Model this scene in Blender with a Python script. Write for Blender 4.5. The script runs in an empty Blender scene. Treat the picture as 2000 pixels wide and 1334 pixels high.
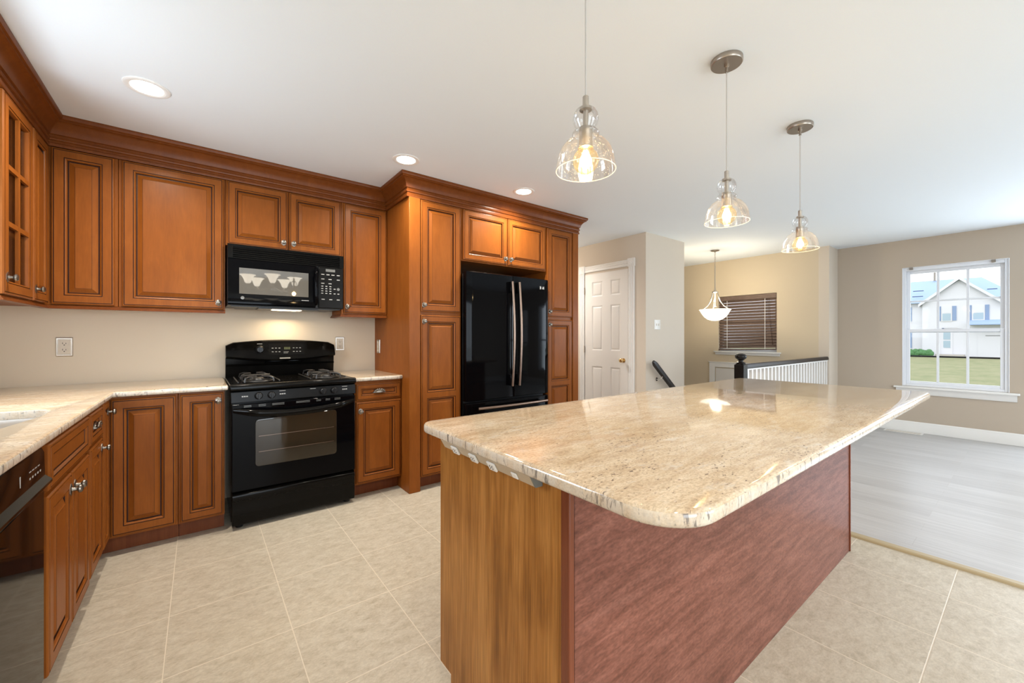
import bpy, bmesh, math, random
from mathutils import Matrix, Vector
from mathutils.geometry import tessellate_polygon
random.seed(7)
SC = bpy.context.scene
COL = SC.collection
pi = math.pi

# ------------------------------------------------------------------ camera, world, light, exposure
cam_d = bpy.data.cameras.new('camera')
cam = bpy.data.objects.new('camera', cam_d); COL.objects.link(cam)
cam.location = (0, 0, 1.214)
cam.rotation_euler = (pi/2, 0, -math.radians(37.653))
cam_d.sensor_width = 36.0
cam_d.lens = 790.2/2000*36.0
cam_d.shift_y = -(667-658.3)/2000
cam_d.clip_start = 0.02; cam_d.clip_end = 300
SC.camera = cam

W = bpy.data.worlds.new('sky'); SC.world = W; W.use_nodes = True
W.node_tree.nodes['Background'].inputs[0].default_value = (0.90, 0.94, 1.0, 1)
W.node_tree.nodes['Background'].inputs[1].default_value = 2.5

SC.view_settings.view_transform = 'Standard'
SC.view_settings.look = 'None'
SC.view_settings.exposure = 0.0
SC.view_settings.gamma = 1.0
SC.view_settings.use_curve_mapping = False

def area(name, loc, rot, sx, sy, power, color, parent=None, shape='RECTANGLE', spread=180):
    d = bpy.data.lights.new(name, 'AREA'); d.shape = shape; d.size = sx
    if shape == 'RECTANGLE': d.size_y = sy
    d.energy = power; d.color = color; d.spread = math.radians(spread)
    o = bpy.data.objects.new(name, d); COL.objects.link(o)
    o.location = loc; o.rotation_euler = rot
    if parent: o.parent = parent
    return o
def point(name, loc, power, color, r=.03, parent=None):
    d = bpy.data.lights.new(name, 'POINT'); d.energy = power; d.color = color; d.shadow_soft_size = r
    o = bpy.data.objects.new(name, d); COL.objects.link(o); o.location = loc
    if parent: o.parent = parent
    return o
DAY = (0.76, 0.88, 1.0)
WARM = (1.0, 0.91, 0.78)
# fill lamps stronger than the sky, set at windows outside the frame
area('fill_patio', (0.35, -3.36, 1.1), (pi/2, 0, 0), 1.7, 2.0, 74, DAY)                 # fill at the unseen rear patio door, shines +y
area('fill_side', (7.28, -1.0, 1.15), (0, pi/2, 0), 1.8, 1.6, 106, DAY)              # fill at a window added to the front wall, shines -x
area('fill_rear', (3.55, -3.36, 1.2), (pi/2, 0, 0), 1.9, 1.7, 58, DAY)                # fill at a rear window added behind the camera, shines +y
area('daylight_sink', (-1.10, 2.2, 1.6), (0, -pi/2+.18, 0), .85, .85, 27, DAY)                    # window over the sink, shines +x

# ------------------------------------------------------------------ helpers
class MB:
    def __init__(s, M=None):
        s.v = []; s.f = []; s.mi = []; s.M = M or Matrix.Identity(4)
    def add(s, pts, faces, m=0):
        b = len(s.v)
        s.v += [tuple(s.M @ Vector(p)) for p in pts]
        for f in faces:
            s.f.append(tuple(b+i for i in f)); s.mi.append(m)
    def box(s, x0, x1, y0, y1, z0, z1, m=0):
        s.add([(x0,y0,z0),(x1,y0,z0),(x1,y1,z0),(x0,y1,z0),(x0,y0,z1),(x1,y0,z1),(x1,y1,z1),(x0,y1,z1)],
              [(0,3,2,1),(4,5,6,7),(0,1,5,4),(1,2,6,5),(2,3,7,6),(3,0,4,7)], m)
        return s
    def loops(s, L, m=0, cap0=True, cap1=True, closed=True, mats=None):
        n = len(L[0]); pts = [p for l in L for p in l]; F = []; b = len(s.v)
        s.v += [tuple(s.M @ Vector(p)) for p in pts]
        for i in range(len(L)-1):
            for j in range(n if closed else n-1):
                k = (j+1) % n
                s.f.append((b+i*n+j, b+i*n+k, b+(i+1)*n+k, b+(i+1)*n+j)); s.mi.append(mats[i] if mats else m)
        if cap0: s.f.append(tuple(b+j for j in range(n))[::-1]); s.mi.append(m if not mats else mats[0])
        if cap1: s.f.append(tuple(b+(len(L)-1)*n+j for j in range(n))); s.mi.append(m if not mats else mats[-1])
        return s
    def lathe(s, prof, c=(0,0,0), ax='z', seg=24, m=0, cap0=True, cap1=True, sy=1.0):
        L = []
        for r, h in prof:
            l = []
            for i in range(seg):
                a = 2*pi*i/seg; x, y = r*math.cos(a), r*math.sin(a)*sy
                p = {'z':(x,y,h), 'y':(x,h,y), 'x':(h,x,y)}[ax]
                l.append((c[0]+p[0], c[1]+p[1], c[2]+p[2]))
            L.append(l)
        return s.loops(L, m, cap0, cap1)
    def cyl(s, c, r, h, ax='z', seg=20, m=0):
        return s.lathe([(r,0),(r,h)], c, ax, seg, m)
    def sphere(s, c, r, seg=20, rings=12, m=0, sx=1, sy=1, sz=1):
        L = []
        for i in range(rings+1):
            t = pi*i/rings; rr = max(1e-4, math.sin(t)); z = -math.cos(t)
            L.append([(c[0]+r*sx*rr*math.cos(2*pi*j/seg), c[1]+r*sy*rr*math.sin(2*pi*j/seg), c[2]+r*sz*z) for j in range(seg)])
        return s.loops(L, m)
    def tube(s, path, r, seg=10, m=0, flat=1.0):
        P = [Vector(p) for p in path]; L = []
        n = len(P); prev = None
        for i in range(n):
            t = (P[min(i+1,n-1)]-P[max(i-1,0)]).normalized()
            if prev is None:
                up = Vector((0,0,1)) if abs(t.z) < .9 else Vector((1,0,0))
            else: up = prev
            a = t.cross(up); a.normalize(); b = a.cross(t); b.normalize(); prev = b
            rr = r[i] if isinstance(r, (list, tuple)) else r
            L.append([tuple(P[i]+a*rr*math.cos(2*pi*j/seg)+b*rr*flat*math.sin(2*pi*j/seg)) for j in range(seg)])
        return s.loops(L, m)
    def prism(s, poly, ax, h0, h1, m=0):
        def q(p, h): return {'z':(p[0],p[1],h), 'y':(p[0],h,p[1]), 'x':(h,p[0],p[1])}[ax]
        return s.loops([[q(p,h0) for p in poly],[q(p,h1) for p in poly]], m)
    def build(s, name, mats, parent=None, loc=None, bev=0, seg=2, smooth=35, root=None):
        if not isinstance(mats, (list, tuple)): mats = [mats]
        off = Vector((0,0,0))
        q = parent
        while q is not None:
            off += Vector(q.location); q = q.parent
        if loc is not None and parent is None: off = Vector(loc)
        me = bpy.data.meshes.new(name)
        me.from_pydata([tuple(Vector(v)-off) for v in s.v], [], s.f)
        for m in mats: me.materials.append(m)
        me.polygons.foreach_set('material_index', s.mi)
        bm = bmesh.new(); bm.from_mesh(me)
        bmesh.ops.recalc_face_normals(bm, faces=bm.faces); bm.to_mesh(me); bm.free()
        if smooth:
            me.polygons.foreach_set('use_smooth', [True]*len(me.polygons))
            me.set_sharp_from_angle(angle=math.radians(smooth))
        o = bpy.data.objects.new(name, me); COL.objects.link(o)
        if parent: o.parent = parent
        elif loc is not None: o.location = loc
        if bev:
            b = o.modifiers.new('bevel', 'BEVEL'); b.width = bev; b.segments = seg; b.limit_method = 'ANGLE'; b.angle_limit = math.radians(40)
            b.harden_normals = False
        return o

def tag(o, label, cat, group=None):
    o['label'] = label; o['category'] = cat
    if group: o['group'] = group
    return o
def thing(name, label, cat, loc, group=None):
    o = bpy.data.objects.new(name, None); COL.objects.link(o); o.location = loc; o.empty_display_size = .05
    return tag(o, label, cat, group)
def struct(o, label=None):
    o['kind'] = 'structure'
    if label: o['label'] = label
    return o
def copy_tree(o, parent=None):
    c = o.copy(); COL.objects.link(c)
    if parent: c.parent = parent; c.matrix_parent_inverse = o.matrix_parent_inverse.copy()
    for ch in [x for x in bpy.data.objects if x.parent == o]: copy_tree(ch, c)
    return c
def F_back(Y):   # looking at a plane facing -y: (u, out, z)
    return Matrix(((1,0,0,0),(0,-1,0,Y),(0,0,1,0),(0,0,0,1)))
def F_front(Y):  # plane facing +y
    return Matrix(((1,0,0,0),(0,1,0,Y),(0,0,1,0),(0,0,0,1)))
def F_left(X):   # plane facing +x: u runs along +y
    return Matrix(((0,1,0,X),(1,0,0,0),(0,0,1,0),(0,0,0,1)))
def F_right(X):  # plane facing -x: u runs along y
    return Matrix(((0,-1,0,X),(1,0,0,0),(0,0,1,0),(0,0,0,1)))

# ------------------------------------------------------------------ materials
def new_mat(name):
    m = bpy.data.materials.new(name); m.use_nodes = True
    return m, m.node_tree.nodes, m.node_tree.links, m.node_tree.nodes['Principled BSDF']
def mat(name, c, rough=.5, metal=0, coat=0, emit=None, es=0, spec=.5, coat_r=.05, bump=0, bscale=200):
    m, N, L, P = new_mat(name)
    P.inputs['Base Color'].default_value = (*c, 1); P.inputs['Roughness'].default_value = rough
    P.inputs['Metallic'].default_value = metal; P.inputs['Coat Weight'].default_value = coat
    P.inputs['Coat Roughness'].default_value = coat_r; P.inputs['Specular IOR Level'].default_value = spec
    if emit:
        P.inputs['Emission Color'].default_value = (*emit, 1); P.inputs['Emission Strength'].default_value = es
    tc = N.new('ShaderNodeTexCoord'); no = N.new('ShaderNodeTexNoise'); no.inputs['Scale'].default_value = bscale
    L.new(tc.outputs['Object'], no.inputs['Vector'])
    mx = N.new('ShaderNodeMix'); mx.data_type = 'RGBA'; mx.blend_type = 'MULTIPLY'; mx.inputs[0].default_value = .06
    mx.inputs[6].default_value = (*c, 1); L.new(no.outputs['Color'], mx.inputs[7]); L.new(mx.outputs[2], P.inputs['Base Color'])
    if bump:
        b = N.new('ShaderNodeBump'); b.inputs['Strength'].default_value = bump; b.inputs['Distance'].default_value = .002
        L.new(no.outputs['Fac'], b.inputs['Height']); L.new(b.outputs[0], P.inputs['Normal'])
    return m
def ramp(N, stops):
    r = N.new('ShaderNodeValToRGB'); e = r.color_ramp.elements
    while len(e) < len(stops): e.new(.5)
    for i, (p, c) in enumerate(stops): e[i].position = p; e[i].color = (*c, 1)
    return r
def noise(N, L, vec, scale, detail=4, rough=.55, dist=0):
    n = N.new('ShaderNodeTexNoise'); n.inputs['Scale'].default_value = scale; n.inputs['Detail'].default_value = detail
    n.inputs['Roughness'].default_value = rough; n.inputs['Distortion'].default_value = dist
    L.new(vec, n.inputs['Vector']); return n
def mapping(N, L, sc, rot=(0,0,0)):
    tc = N.new('ShaderNodeTexCoord'); mp = N.new('ShaderNodeMapping'); mp.inputs['Scale'].default_value = sc
    mp.inputs['Rotation'].default_value = rot
    L.new(tc.outputs['Object'], mp.inputs['Vector']); return mp.outputs[0]
def wood(name, stops, sc=(14,14,1.3), rough=.32, coat=.25, rot=(0,0,0), fine=True, fstr=.12, blotch=.5):
    m, N, L, P = new_mat(name)
    v = mapping(N, L, sc, rot)
    n = noise(N, L, v, 1.6, 5, .6, .6); r = ramp(N, stops)
    v2 = mapping(N, L, (2.2,2.2,1.6)); n2 = noise(N, L, v2, 1.5, 3)
    mm = N.new('ShaderNodeMath'); mm.operation = 'MULTIPLY_ADD'; L.new(n2.outputs['Fac'], mm.inputs[0]); mm.inputs[1].default_value = blotch
    mm.inputs[2].default_value = -blotch/2
    ad = N.new('ShaderNodeMath'); ad.operation = 'ADD'; L.new(n.outputs['Fac'], ad.inputs[0]); L.new(mm.outputs[0], ad.inputs[1])
    L.new(ad.outputs[0], r.inputs[0])
    if fine:
        v3 = mapping(N, L, (sc[0]*14, sc[1]*14, sc[2]*4), rot); n3 = noise(N, L, v3, 1.5, 3)
        mx = N.new('ShaderNodeMix'); mx.data_type = 'RGBA'; mx.blend_type = 'OVERLAY'; mx.inputs[0].default_value = fstr*2
        L.new(r.outputs[0], mx.inputs[6]); L.new(n3.outputs['Fac'], mx.inputs[7]); L.new(mx.outputs[2], P.inputs['Base Color'])
    else: L.new(r.outputs[0], P.inputs['Base Color'])
    P.inputs['Roughness'].default_value = rough; P.inputs['Coat Weight'].default_value = coat*.5; P.inputs['Coat Roughness'].default_value = .24; P.inputs['Specular IOR Level'].default_value = .11
    return m
M = {}
M['wood'] = wood('maple_amber', [(.25,(.205,.058,.0082)),(.55,(.24,.070,.0102)),(.8,(.275,.087,.0135))], sc=(9,9,2.2), rough=.42, coat=.22, fstr=.08)
M['crown'] = wood('crown_red_brown', [(.25,(.13,.033,.006)),(.6,(.16,.043,.008)),(.85,(.19,.053,.010))], rough=.34, coat=.3)
M['toe'] = wood('toe_kick_brown', [(.25,(.13,.034,.013)),(.6,(.17,.05,.018)),(.85,(.2,.06,.02))])
M['glaze'] = mat('brown_glaze', (.035,.010,.004), .4, spec=.2)
M['dark'] = mat('cabinet_gap_dark', (.02,.008,.004), .7)
M['under'] = wood('unfinished_birch', [(.3,(.55,.36,.18)),(.7,(.66,.45,.24))], rough=.5, coat=0)
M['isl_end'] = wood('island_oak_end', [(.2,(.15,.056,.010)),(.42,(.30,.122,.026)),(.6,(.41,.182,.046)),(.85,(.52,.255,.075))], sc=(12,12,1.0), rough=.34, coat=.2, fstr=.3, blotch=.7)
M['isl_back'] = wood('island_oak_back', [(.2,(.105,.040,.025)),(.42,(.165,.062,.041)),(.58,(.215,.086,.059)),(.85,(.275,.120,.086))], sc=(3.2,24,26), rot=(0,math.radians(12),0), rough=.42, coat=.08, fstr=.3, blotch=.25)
M['isl_trim'] = wood('island_trim', [(.3,(.15,.042,.018)),(.7,(.21,.065,.03))], rough=.25, coat=.5)

def granite(edge=False):
    m, N, L, P = new_mat('granite_edge' if edge else 'granite_cream')
    def mth(op, a, b):
        n = N.new('ShaderNodeMath'); n.operation = op
        for k, q in enumerate((a, b)):
            if isinstance(q, (int, float)): n.inputs[k].default_value = q
            else: L.new(q, n.inputs[k])
        return n.outputs[0]
    def mixc(f, a, c, mode='MIX'):
        n = N.new('ShaderNodeMix'); n.data_type = 'RGBA'; n.blend_type = mode
        for k, q in ((0, f), (6, a), (7, c)):
            if isinstance(q, (int, float)): n.inputs[k].default_value = q
            elif isinstance(q, tuple): n.inputs[k].default_value = (*q, 1)
            else: L.new(q, n.inputs[k])
        return n.outputs[2]
    big = noise(N, L, mapping(N, L, (1.3, 4.5, 4.5), (0,0,.10)), 1.5, 4, .6, .4)
    mid = noise(N, L, mapping(N, L, (9, 34, 9), (0,0,.10)), 1.5, 6, .72, .3)
    r = ramp(N, [(.25,(.48,.37,.26)),(.40,(.66,.535,.39)),(.55,(.76,.645,.49)),(.75,(.84,.76,.64))]); L.new(mid.outputs['Fac'], r.inputs[0])
    r0 = ramp(N, [(.35,(.80,.72,.62)),(.65,(.98,.95,.92))]); L.new(big.outputs['Fac'], r0.inputs[0])
    col = mixc(1.0, r.outputs[0], r0.outputs[0], 'MULTIPLY')
    # grains
    gr = noise(N, L, mapping(N, L, (90, 170, 170)), 1.2, 3, .7); rg_ = ramp(N, [(.3,(.58,.55,.52)),(.6,(1.05,1.05,1.05))]); L.new(gr.outputs['Fac'], rg_.inputs[0])
    col = mixc(.75, col, rg_.outputs[0], 'MULTIPLY')
    # small dark flecks, denser in some drifts
    fk = noise(N, L, mapping(N, L, (55, 125, 40), (0,0,.10)), 1.3, 2, .6)
    drift = noise(N, L, mapping(N, L, (2.2, 6.5, 6.5), (0,0,.10)), 1.6, 3, .6)
    th = mth('SUBTRACT', .485, mth('MULTIPLY', drift.outputs['Fac'], .36))
    rf = ramp(N, [(0,(1,1,1)),(.035,(0,0,0))]); L.new(mth('SUBTRACT', fk.outputs['Fac'], th), rf.inputs[0])
    col = mixc(mth('MULTIPLY', rf.outputs[0], .85), col, (.13,.085,.06))
    # pale grey-white patches
    wp = noise(N, L, mapping(N, L, (8, 18, 5), (0,0,.10)), 1.4, 5, .7); rw = ramp(N, [(.56,(0,0,0)),(.70,(1,1,1))]); L.new(wp.outputs['Fac'], rw.inputs[0])
    col = mixc(mth('MULTIPLY', rw.outputs[0], .45), col, (.70,.67,.62))
    # rusty drifts and, on the cut edge, pale ground with slanting dark veins
    rs = noise(N, L, mapping(N, L, (2.4, 6, 6), (0,0,.10)), 1.9, 5, .65); rr = ramp(N, [(.55,(0,0,0)),(.72,(1,1,1))]); L.new(rs.outputs['Fac'], rr.inputs[0])
    col = mixc(mth('MULTIPLY', rr.outputs[0], .42), col, (.52,.33,.19))
    if edge:
        pn = noise(N, L, mapping(N, L, (14, 14, 10)), 1.5, 5, .7); rp = ramp(N, [(.35,(.15,.15,.15)),(.6,(.75,.75,.75))]); L.new(pn.outputs['Fac'], rp.inputs[0])
        col = mixc(rp.outputs[0], col, (.66,.61,.54))
        vn = noise(N, L, mapping(N, L, (42, 42, 9), (0,.5,.5)), 1.4, 4, .65, .8); rv = ramp(N, [(.36,(1,1,1)),(.45,(0,0,0))]); L.new(vn.outputs['Fac'], rv.inputs[0])
        col = mixc(mth('MULTIPLY', rv.outputs[0], .85), col, (.16,.135,.12))
    L.new(col, P.inputs['Base Color'])
    P.inputs['Roughness'].default_value = .06; P.inputs['IOR'].default_value = 1.55
    return m
M['granite'] = granite(); M['granite_edge'] = granite(True)

def tile():
    m, N, L, P = new_mat('stone_tile')
    tc = N.new('ShaderNodeTexCoord'); sp = N.new('ShaderNodeSeparateXYZ'); L.new(tc.outputs['Object'], sp.inputs[0])
    def grid(out, off):
        a = N.new('ShaderNodeMath'); a.operation = 'ADD'; a.inputs[1].default_value = off+41.0; L.new(out, a.inputs[0])
        d = N.new('ShaderNodeMath'); d.operation = 'DIVIDE'; d.inputs[1].default_value = .41; L.new(a.outputs[0], d.inputs[0])
        f = N.new('ShaderNodeMath'); f.operation = 'FRACT'; L.new(d.outputs[0], f.inputs[0])
        c = N.new('ShaderNodeMath'); c.operation = 'PINGPONG'; c.inputs[1].default_value = .5; L.new(f.outputs[0], c.inputs[0])
        fl = N.new('ShaderNodeMath'); fl.operation = 'FLOOR'; L.new(d.outputs[0], fl.inputs[0])
        return c.outputs[0], fl.outputs[0]
    gx, ix = grid(sp.outputs[0], .105); gy, iy = grid(sp.outputs[1], -.25)
    mn = N.new('ShaderNodeMath'); mn.operation = 'MINIMUM'; L.new(gx, mn.inputs[0]); L.new(gy, mn.inputs[1])
    gr = N.new('ShaderNodeMapRange'); gr.inputs['From Min'].default_value = .0036; gr.inputs['From Max'].default_value = .0062; L.new(mn.outputs[0], gr.inputs['Value'])
    cb = N.new('ShaderNodeCombineXYZ'); L.new(ix, cb.inputs[0]); L.new(iy, cb.inputs[1])
    wn = N.new('ShaderNodeTexWhiteNoise'); wn.noise_dimensions = '2D'; L.new(cb.outputs[0], wn.inputs['Vector'])
    va = N.new('ShaderNodeVectorMath'); va.operation = 'ADD'; L.new(tc.outputs['Object'], va.inputs[0])
    sc = N.new('ShaderNodeVectorMath'); sc.operation = 'SCALE'; sc.inputs['Scale'].default_value = 7; L.new(wn.outputs['Color'], sc.inputs[0]); L.new(sc.outputs[0], va.inputs[1])
    mp = N.new('ShaderNodeMapping'); mp.inputs['Scale'].default_value = (12, 20, 9); mp.inputs['Rotation'].default_value = (0,0,.25); L.new(va.outputs[0], mp.inputs[0])
    n = noise(N, L, mp.outputs[0], 1.6, 9, .68, .4)
    r = ramp(N, [(.25,(.36,.305,.225)),(.45,(.46,.40,.31)),(.6,(.52,.463,.37)),(.8,(.57,.52,.43))]); L.new(n.outputs['Fac'], r.inputs[0])
    mp2 = N.new('ShaderNodeMapping'); mp2.inputs['Scale'].default_value = (60, 95, 40); L.new(va.outputs[0], mp2.inputs[0]); n2 = noise(N, L, mp2.outputs[0], 1.4, 4, .7)
    mo = N.new('ShaderNodeMix'); mo.data_type = 'RGBA'; mo.blend_type = 'OVERLAY'; mo.inputs[0].default_value = .32
    L.new(r.outputs[0], mo.inputs[6]); L.new(n2.outputs['Fac'], mo.inputs[7])
    mx = N.new('ShaderNodeMix'); mx.data_type = 'RGBA'; L.new(gr.outputs[0], mx.inputs[0]); mx.inputs[6].default_value = (.66,.58,.46,1); L.new(mo.outputs[2], mx.inputs[7])
    L.new(mx.outputs[2], P.inputs['Base Color']); P.inputs['Roughness'].default_value = .42
    b = N.new('ShaderNodeBump'); b.inputs['Strength'].default_value = .35; b.inputs['Distance'].default_value = .003; L.new(gr.outputs[0], b.inputs['Height']); L.new(b.outputs[0], P.inputs['Normal'])
    return m
M['tile'] = tile()
def laminate():
    m, N, L, P = new_mat('laminate_pale_grey')
    tc = N.new('ShaderNodeTexCoord'); mp = N.new('ShaderNodeMapping'); mp.inputs['Rotation'].default_value = (0,0,pi/2); L.new(tc.outputs['Object'], mp.inputs[0])
    br = N.new('ShaderNodeTexBrick'); br.inputs['Scale'].default_value = 1; br.inputs['Brick Width'].default_value = 1.2; br.inputs['Row Height'].default_value = .15
    br.inputs['Mortar Size'].default_value = .0012; br.offset = .37
    br.inputs['Color1'].default_value = (.43,.418,.41,1); br.inputs['Color2'].default_value = (.365,.352,.345,1); br.inputs['Mortar'].default_value = (.36,.345,.33,1)
    L.new(mp.outputs[0], br.inputs['Vector'])
    v = mapping(N, L, (30, 1.2, 1)); n = noise(N, L, v, 1.5, 6, .65)
    r = ramp(N, [(.3,(.42,.42,.42)),(.7,(.60,.60,.60))]); L.new(n.outputs['Fac'], r.inputs[0])
    mx = N.new('ShaderNodeMix'); mx.data_type = 'RGBA'; mx.blend_type = 'OVERLAY'; mx.inputs[0].default_value = .8
    L.new(br.outputs['Color'], mx.inputs[6]); L.new(r.outputs[0], mx.inputs[7]); L.new(mx.outputs[2], P.inputs['Base Color'])
    P.inputs['Roughness'].default_value = .33
    return m
M['lam'] = laminate()
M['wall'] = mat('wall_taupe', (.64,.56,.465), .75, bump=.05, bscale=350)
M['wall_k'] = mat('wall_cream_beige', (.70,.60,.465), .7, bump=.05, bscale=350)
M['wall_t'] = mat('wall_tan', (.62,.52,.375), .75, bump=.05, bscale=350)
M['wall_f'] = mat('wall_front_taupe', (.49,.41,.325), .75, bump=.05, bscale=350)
M['ceil'] = mat('ceiling_white', (.83,.88,.925), .85, bump=.04, bscale=250)
M['trim'] = mat('trim_white', (.80,.785,.755), .38)
M['door'] = mat('door_white', (.74,.71,.67), .42)
M['vinyl'] = mat('vinyl_white', (.80,.82,.86), .35)
M['gloss'] = mat('black_gloss', (.002,.002,.0025), .05, spec=.09)
M['enamel'] = mat('black_enamel', (.004,.0035,.003), .16, spec=.12)
M['plastic'] = mat('black_plastic', (.008,.008,.008), .32, spec=.35)
M['panelblk'] = mat('control_black', (.006,.0055,.005), .25, spec=.12)
M['iron'] = mat('cast_iron', (.02,.018,.016), .45, spec=.6)
M['ovenglass'] = mat('oven_glass', (.026,.019,.011), .04, spec=.5)
M['mwglass'] = mat('microwave_mesh_glass', (.105,.095,.08), .02, spec=.9)
M['display'] = mat('display_grey', (.16,.16,.15), .2)
M['mark'] = mat('printed_grey', (.45,.44,.42), .5)
M['led'] = mat('led_green', (.09,.10,.04), .4)
M['nickel'] = mat('brushed_nickel', (.52,.47,.41), .30, 1)
M['pewter'] = mat('pewter', (.27,.24,.205), .34, 1)
M['bronze'] = mat('bronze_bar', (.30,.215,.17), .30, 1)
M['brass'] = mat('brass', (.75,.55,.28), .2, 1)
M['chrome'] = mat('chrome', (.75,.75,.74), .12, 1)
M['white_pl'] = mat('white_plastic', (.82,.81,.78), .35)
M['almond'] = mat('almond_plastic', (.66,.58,.47), .4)
M['slot'] = mat('slot_dark', (.03,.025,.02), .6)
M['strip'] = mat('power_strip_taupe', (.50,.40,.28), .45)
M['strip_end'] = mat('power_strip_grey_cap', (.17,.18,.17), .5)
M['steel'] = mat('sink_steel', (.55,.53,.50), .3, 1)
M['handrail'] = mat('handrail_black', (.013,.010,.009), .3, spec=.3)
M['newel'] = mat('newel_black', (.010,.008,.007), .25, spec=.25)
M['slat'] = wood('blind_brown', [(.3,(.14,.097,.076)),(.7,(.185,.13,.104))], sc=(14,1.3,14), rough=.4, coat=.1)
M['tape'] = mat('blind_tape', (.75,.72,.68), .7)
M['thresh'] = mat('threshold_tan', (.42,.33,.19), .4)
M['cord'] = mat('clear_cord', (.50,.48,.46), .35)
M['canopy'] = mat('canopy_nickel', (.42,.37,.32), .34, 1)
M['can_trim'] = mat('can_trim_white', (.86,.85,.83), .5)
M['can_glow'] = mat('can_lens', (1,1,1), .5, emit=(1,.93,.80), es=14)
M['bulb_glow'] = mat('bulb_filament', (1,.8,.5), .5, emit=(1,.74,.40), es=55)
M['bowl_glow'] = mat('bowl_frosted', (.9,.88,.82), .5, emit=(1,.93,.80), es=1.6)
M['shade_glow'] = mat('shade_frosted', (.9,.85,.75), .5, emit=(1,.90,.74), es=7)
M['lamp_lens'] = mat('hood_lamp_lens', (1,.95,.85), .5, emit=(1,.80,.52), es=7)
M['siding'] = mat('siding_white', (.70,.69,.71), .7)
M['roof'] = mat('roof_blue_grey', (.33,.43,.62), .8, bump=.3, bscale=6)
M['roof_dark'] = mat('house_dark_blue', (.05,.07,.14), .8)  # dark blue-grey of the roof vents and transom panes
M['shutter'] = mat('shutter_blue', (.24,.32,.48), .6)
M['hglass'] = mat('house_glass', (.36,.46,.52), .15)
M['hedge'] = mat('hedge_green', (.08,.20,.07), .8, bump=.6, bscale=8)
M['bark'] = mat('bark', (.22,.18,.14), .8)
M['treeleaf'] = mat('tree_leaf', (.22,.26,.15), .8)
M['mulch'] = mat('stone_step', (.52,.47,.42), .8)
def lawn():
    m, N, L, P = new_mat('lawn_grass'); v = mapping(N, L, (.5,1.2,1)); n = noise(N, L, v, 1.2, 9, .7)
    r = ramp(N, [(.3,(.15,.17,.062)),(.5,(.21,.21,.092)),(.7,(.26,.24,.125))]); L.new(n.outputs['Fac'], r.inputs[0]); L.new(r.outputs[0], P.inputs['Base Color'])
    P.inputs['Roughness'].default_value = .9; return m
M['lawn'] = lawn()
def glass(name, tint, refl=.08, haze=0, seeds=False, rim=False, top=.5):
    m = bpy.data.materials.new(name); m.use_nodes = True; N = m.node_tree.nodes; L = m.node_tree.links
    for n in list(N): N.remove(n)
    out = N.new('ShaderNodeOutputMaterial'); tr = N.new('ShaderNodeBsdfTransparent'); tr.inputs[0].default_value = (*tint,1)
    gl = N.new('ShaderNodeBsdfGlossy'); gl.inputs['Roughness'].default_value = .03
    lw = N.new('ShaderNodeLayerWeight'); lw.inputs['Blend'].default_value = .35 if rim else .15
    mr = N.new('ShaderNodeMapRange'); mr.inputs['To Min'].default_value = refl; mr.inputs['To Max'].default_value = .38 if rim else top
    L.new(lw.outputs['Fresnel'], mr.inputs['Value'])
    mx = N.new('ShaderNodeMixShader'); L.new(mr.outputs[0], mx.inputs[0]); L.new(tr.outputs[0], mx.inputs[1]); L.new(gl.outputs[0], mx.inputs[2])
    last = mx.outputs[0]
    if haze or seeds:
        di = N.new('ShaderNodeBsdfTranslucent'); di.inputs[0].default_value = (1,.97,.92,1)
        df = N.new('ShaderNodeBsdfDiffuse'); df.inputs[0].default_value = (1,.98,.95,1)
        ms = N.new('ShaderNodeMixShader'); ms.inputs[0].default_value = .5; L.new(di.outputs[0], ms.inputs[1]); L.new(df.outputs[0], ms.inputs[2])
        m2 = N.new('ShaderNodeMixShader'); m2.inputs[0].default_value = haze
        if seeds:
            tc = N.new('ShaderNodeTexCoord'); vo = N.new('ShaderNodeTexVoronoi'); vo.inputs['Scale'].default_value = 170; L.new(tc.outputs['Object'], vo.inputs['Vector'])
            r = ramp(N, [(.12,(.34,.34,.34)),(.24,(haze,)*3)]); L.new(vo.outputs['Distance'], r.inputs[0]); L.new(r.outputs[0], m2.inputs[0])
        L.new(last, m2.inputs[1]); L.new(ms.outputs[0], m2.inputs[2]); last = m2.outputs[0]
    L.new(last, out.inputs[0]); return m
M['pane'] = glass('window_glass', (.98,.99,1), .004, top=.15)
M['cabglass'] = glass('cabinet_glass', (.85,.84,.82), .07)
M['seeded'] = glass('seeded_glass', (.97,.96,.95), .04, haze=.012, seeds=True, rim=True)
M['clear'] = glass('clear_glass', (.96,.96,.96), .06, haze=.008, rim=True)
M['rimglass'] = glass('rim_glass', (.97,.96,.95), .10, haze=.40)
M['amber'] = glass('amber_bulb_glass', (1,.90,.68), .05, haze=.006)

# ------------------------------------------------------------------ room shell
ZC = 2.468
def slab(name, x0,x1,y0,y1,z0,z1, m, label=None):
    return struct(MB().box(x0,x1,y0,y1,z0,z1).build(name, m, smooth=0), label)
YB, XL, XR, YR = 3.736, -1.02, 7.22, -3.4
slab('floor', XL-.12, 3.165, YR-.12, YB+.12, -.12, 0, M['tile'], 'beige stone tile kitchen floor')
fl = MB(); fl.box(3.165,XR+.12,YR-.12,1.735,-.12,-.001); fl.box(3.165,4.45,1.735,2.844,-.12,-.001); fl.box(3.165,4.21,2.844,5.0,-.12,-.001)
struct(fl.build('floor', M['lam'], smooth=0), 'pale grey laminate plank floor')
slab('ceiling', XL-.12, XR+.12, YR-.12, 5.1, ZC, ZC+.15, M['ceil'], 'white painted ceiling')
slab('wall_back', XL, 3.19, YB, YB+.12, 0, ZC, M['wall_k'], 'beige wall behind the range')
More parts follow.
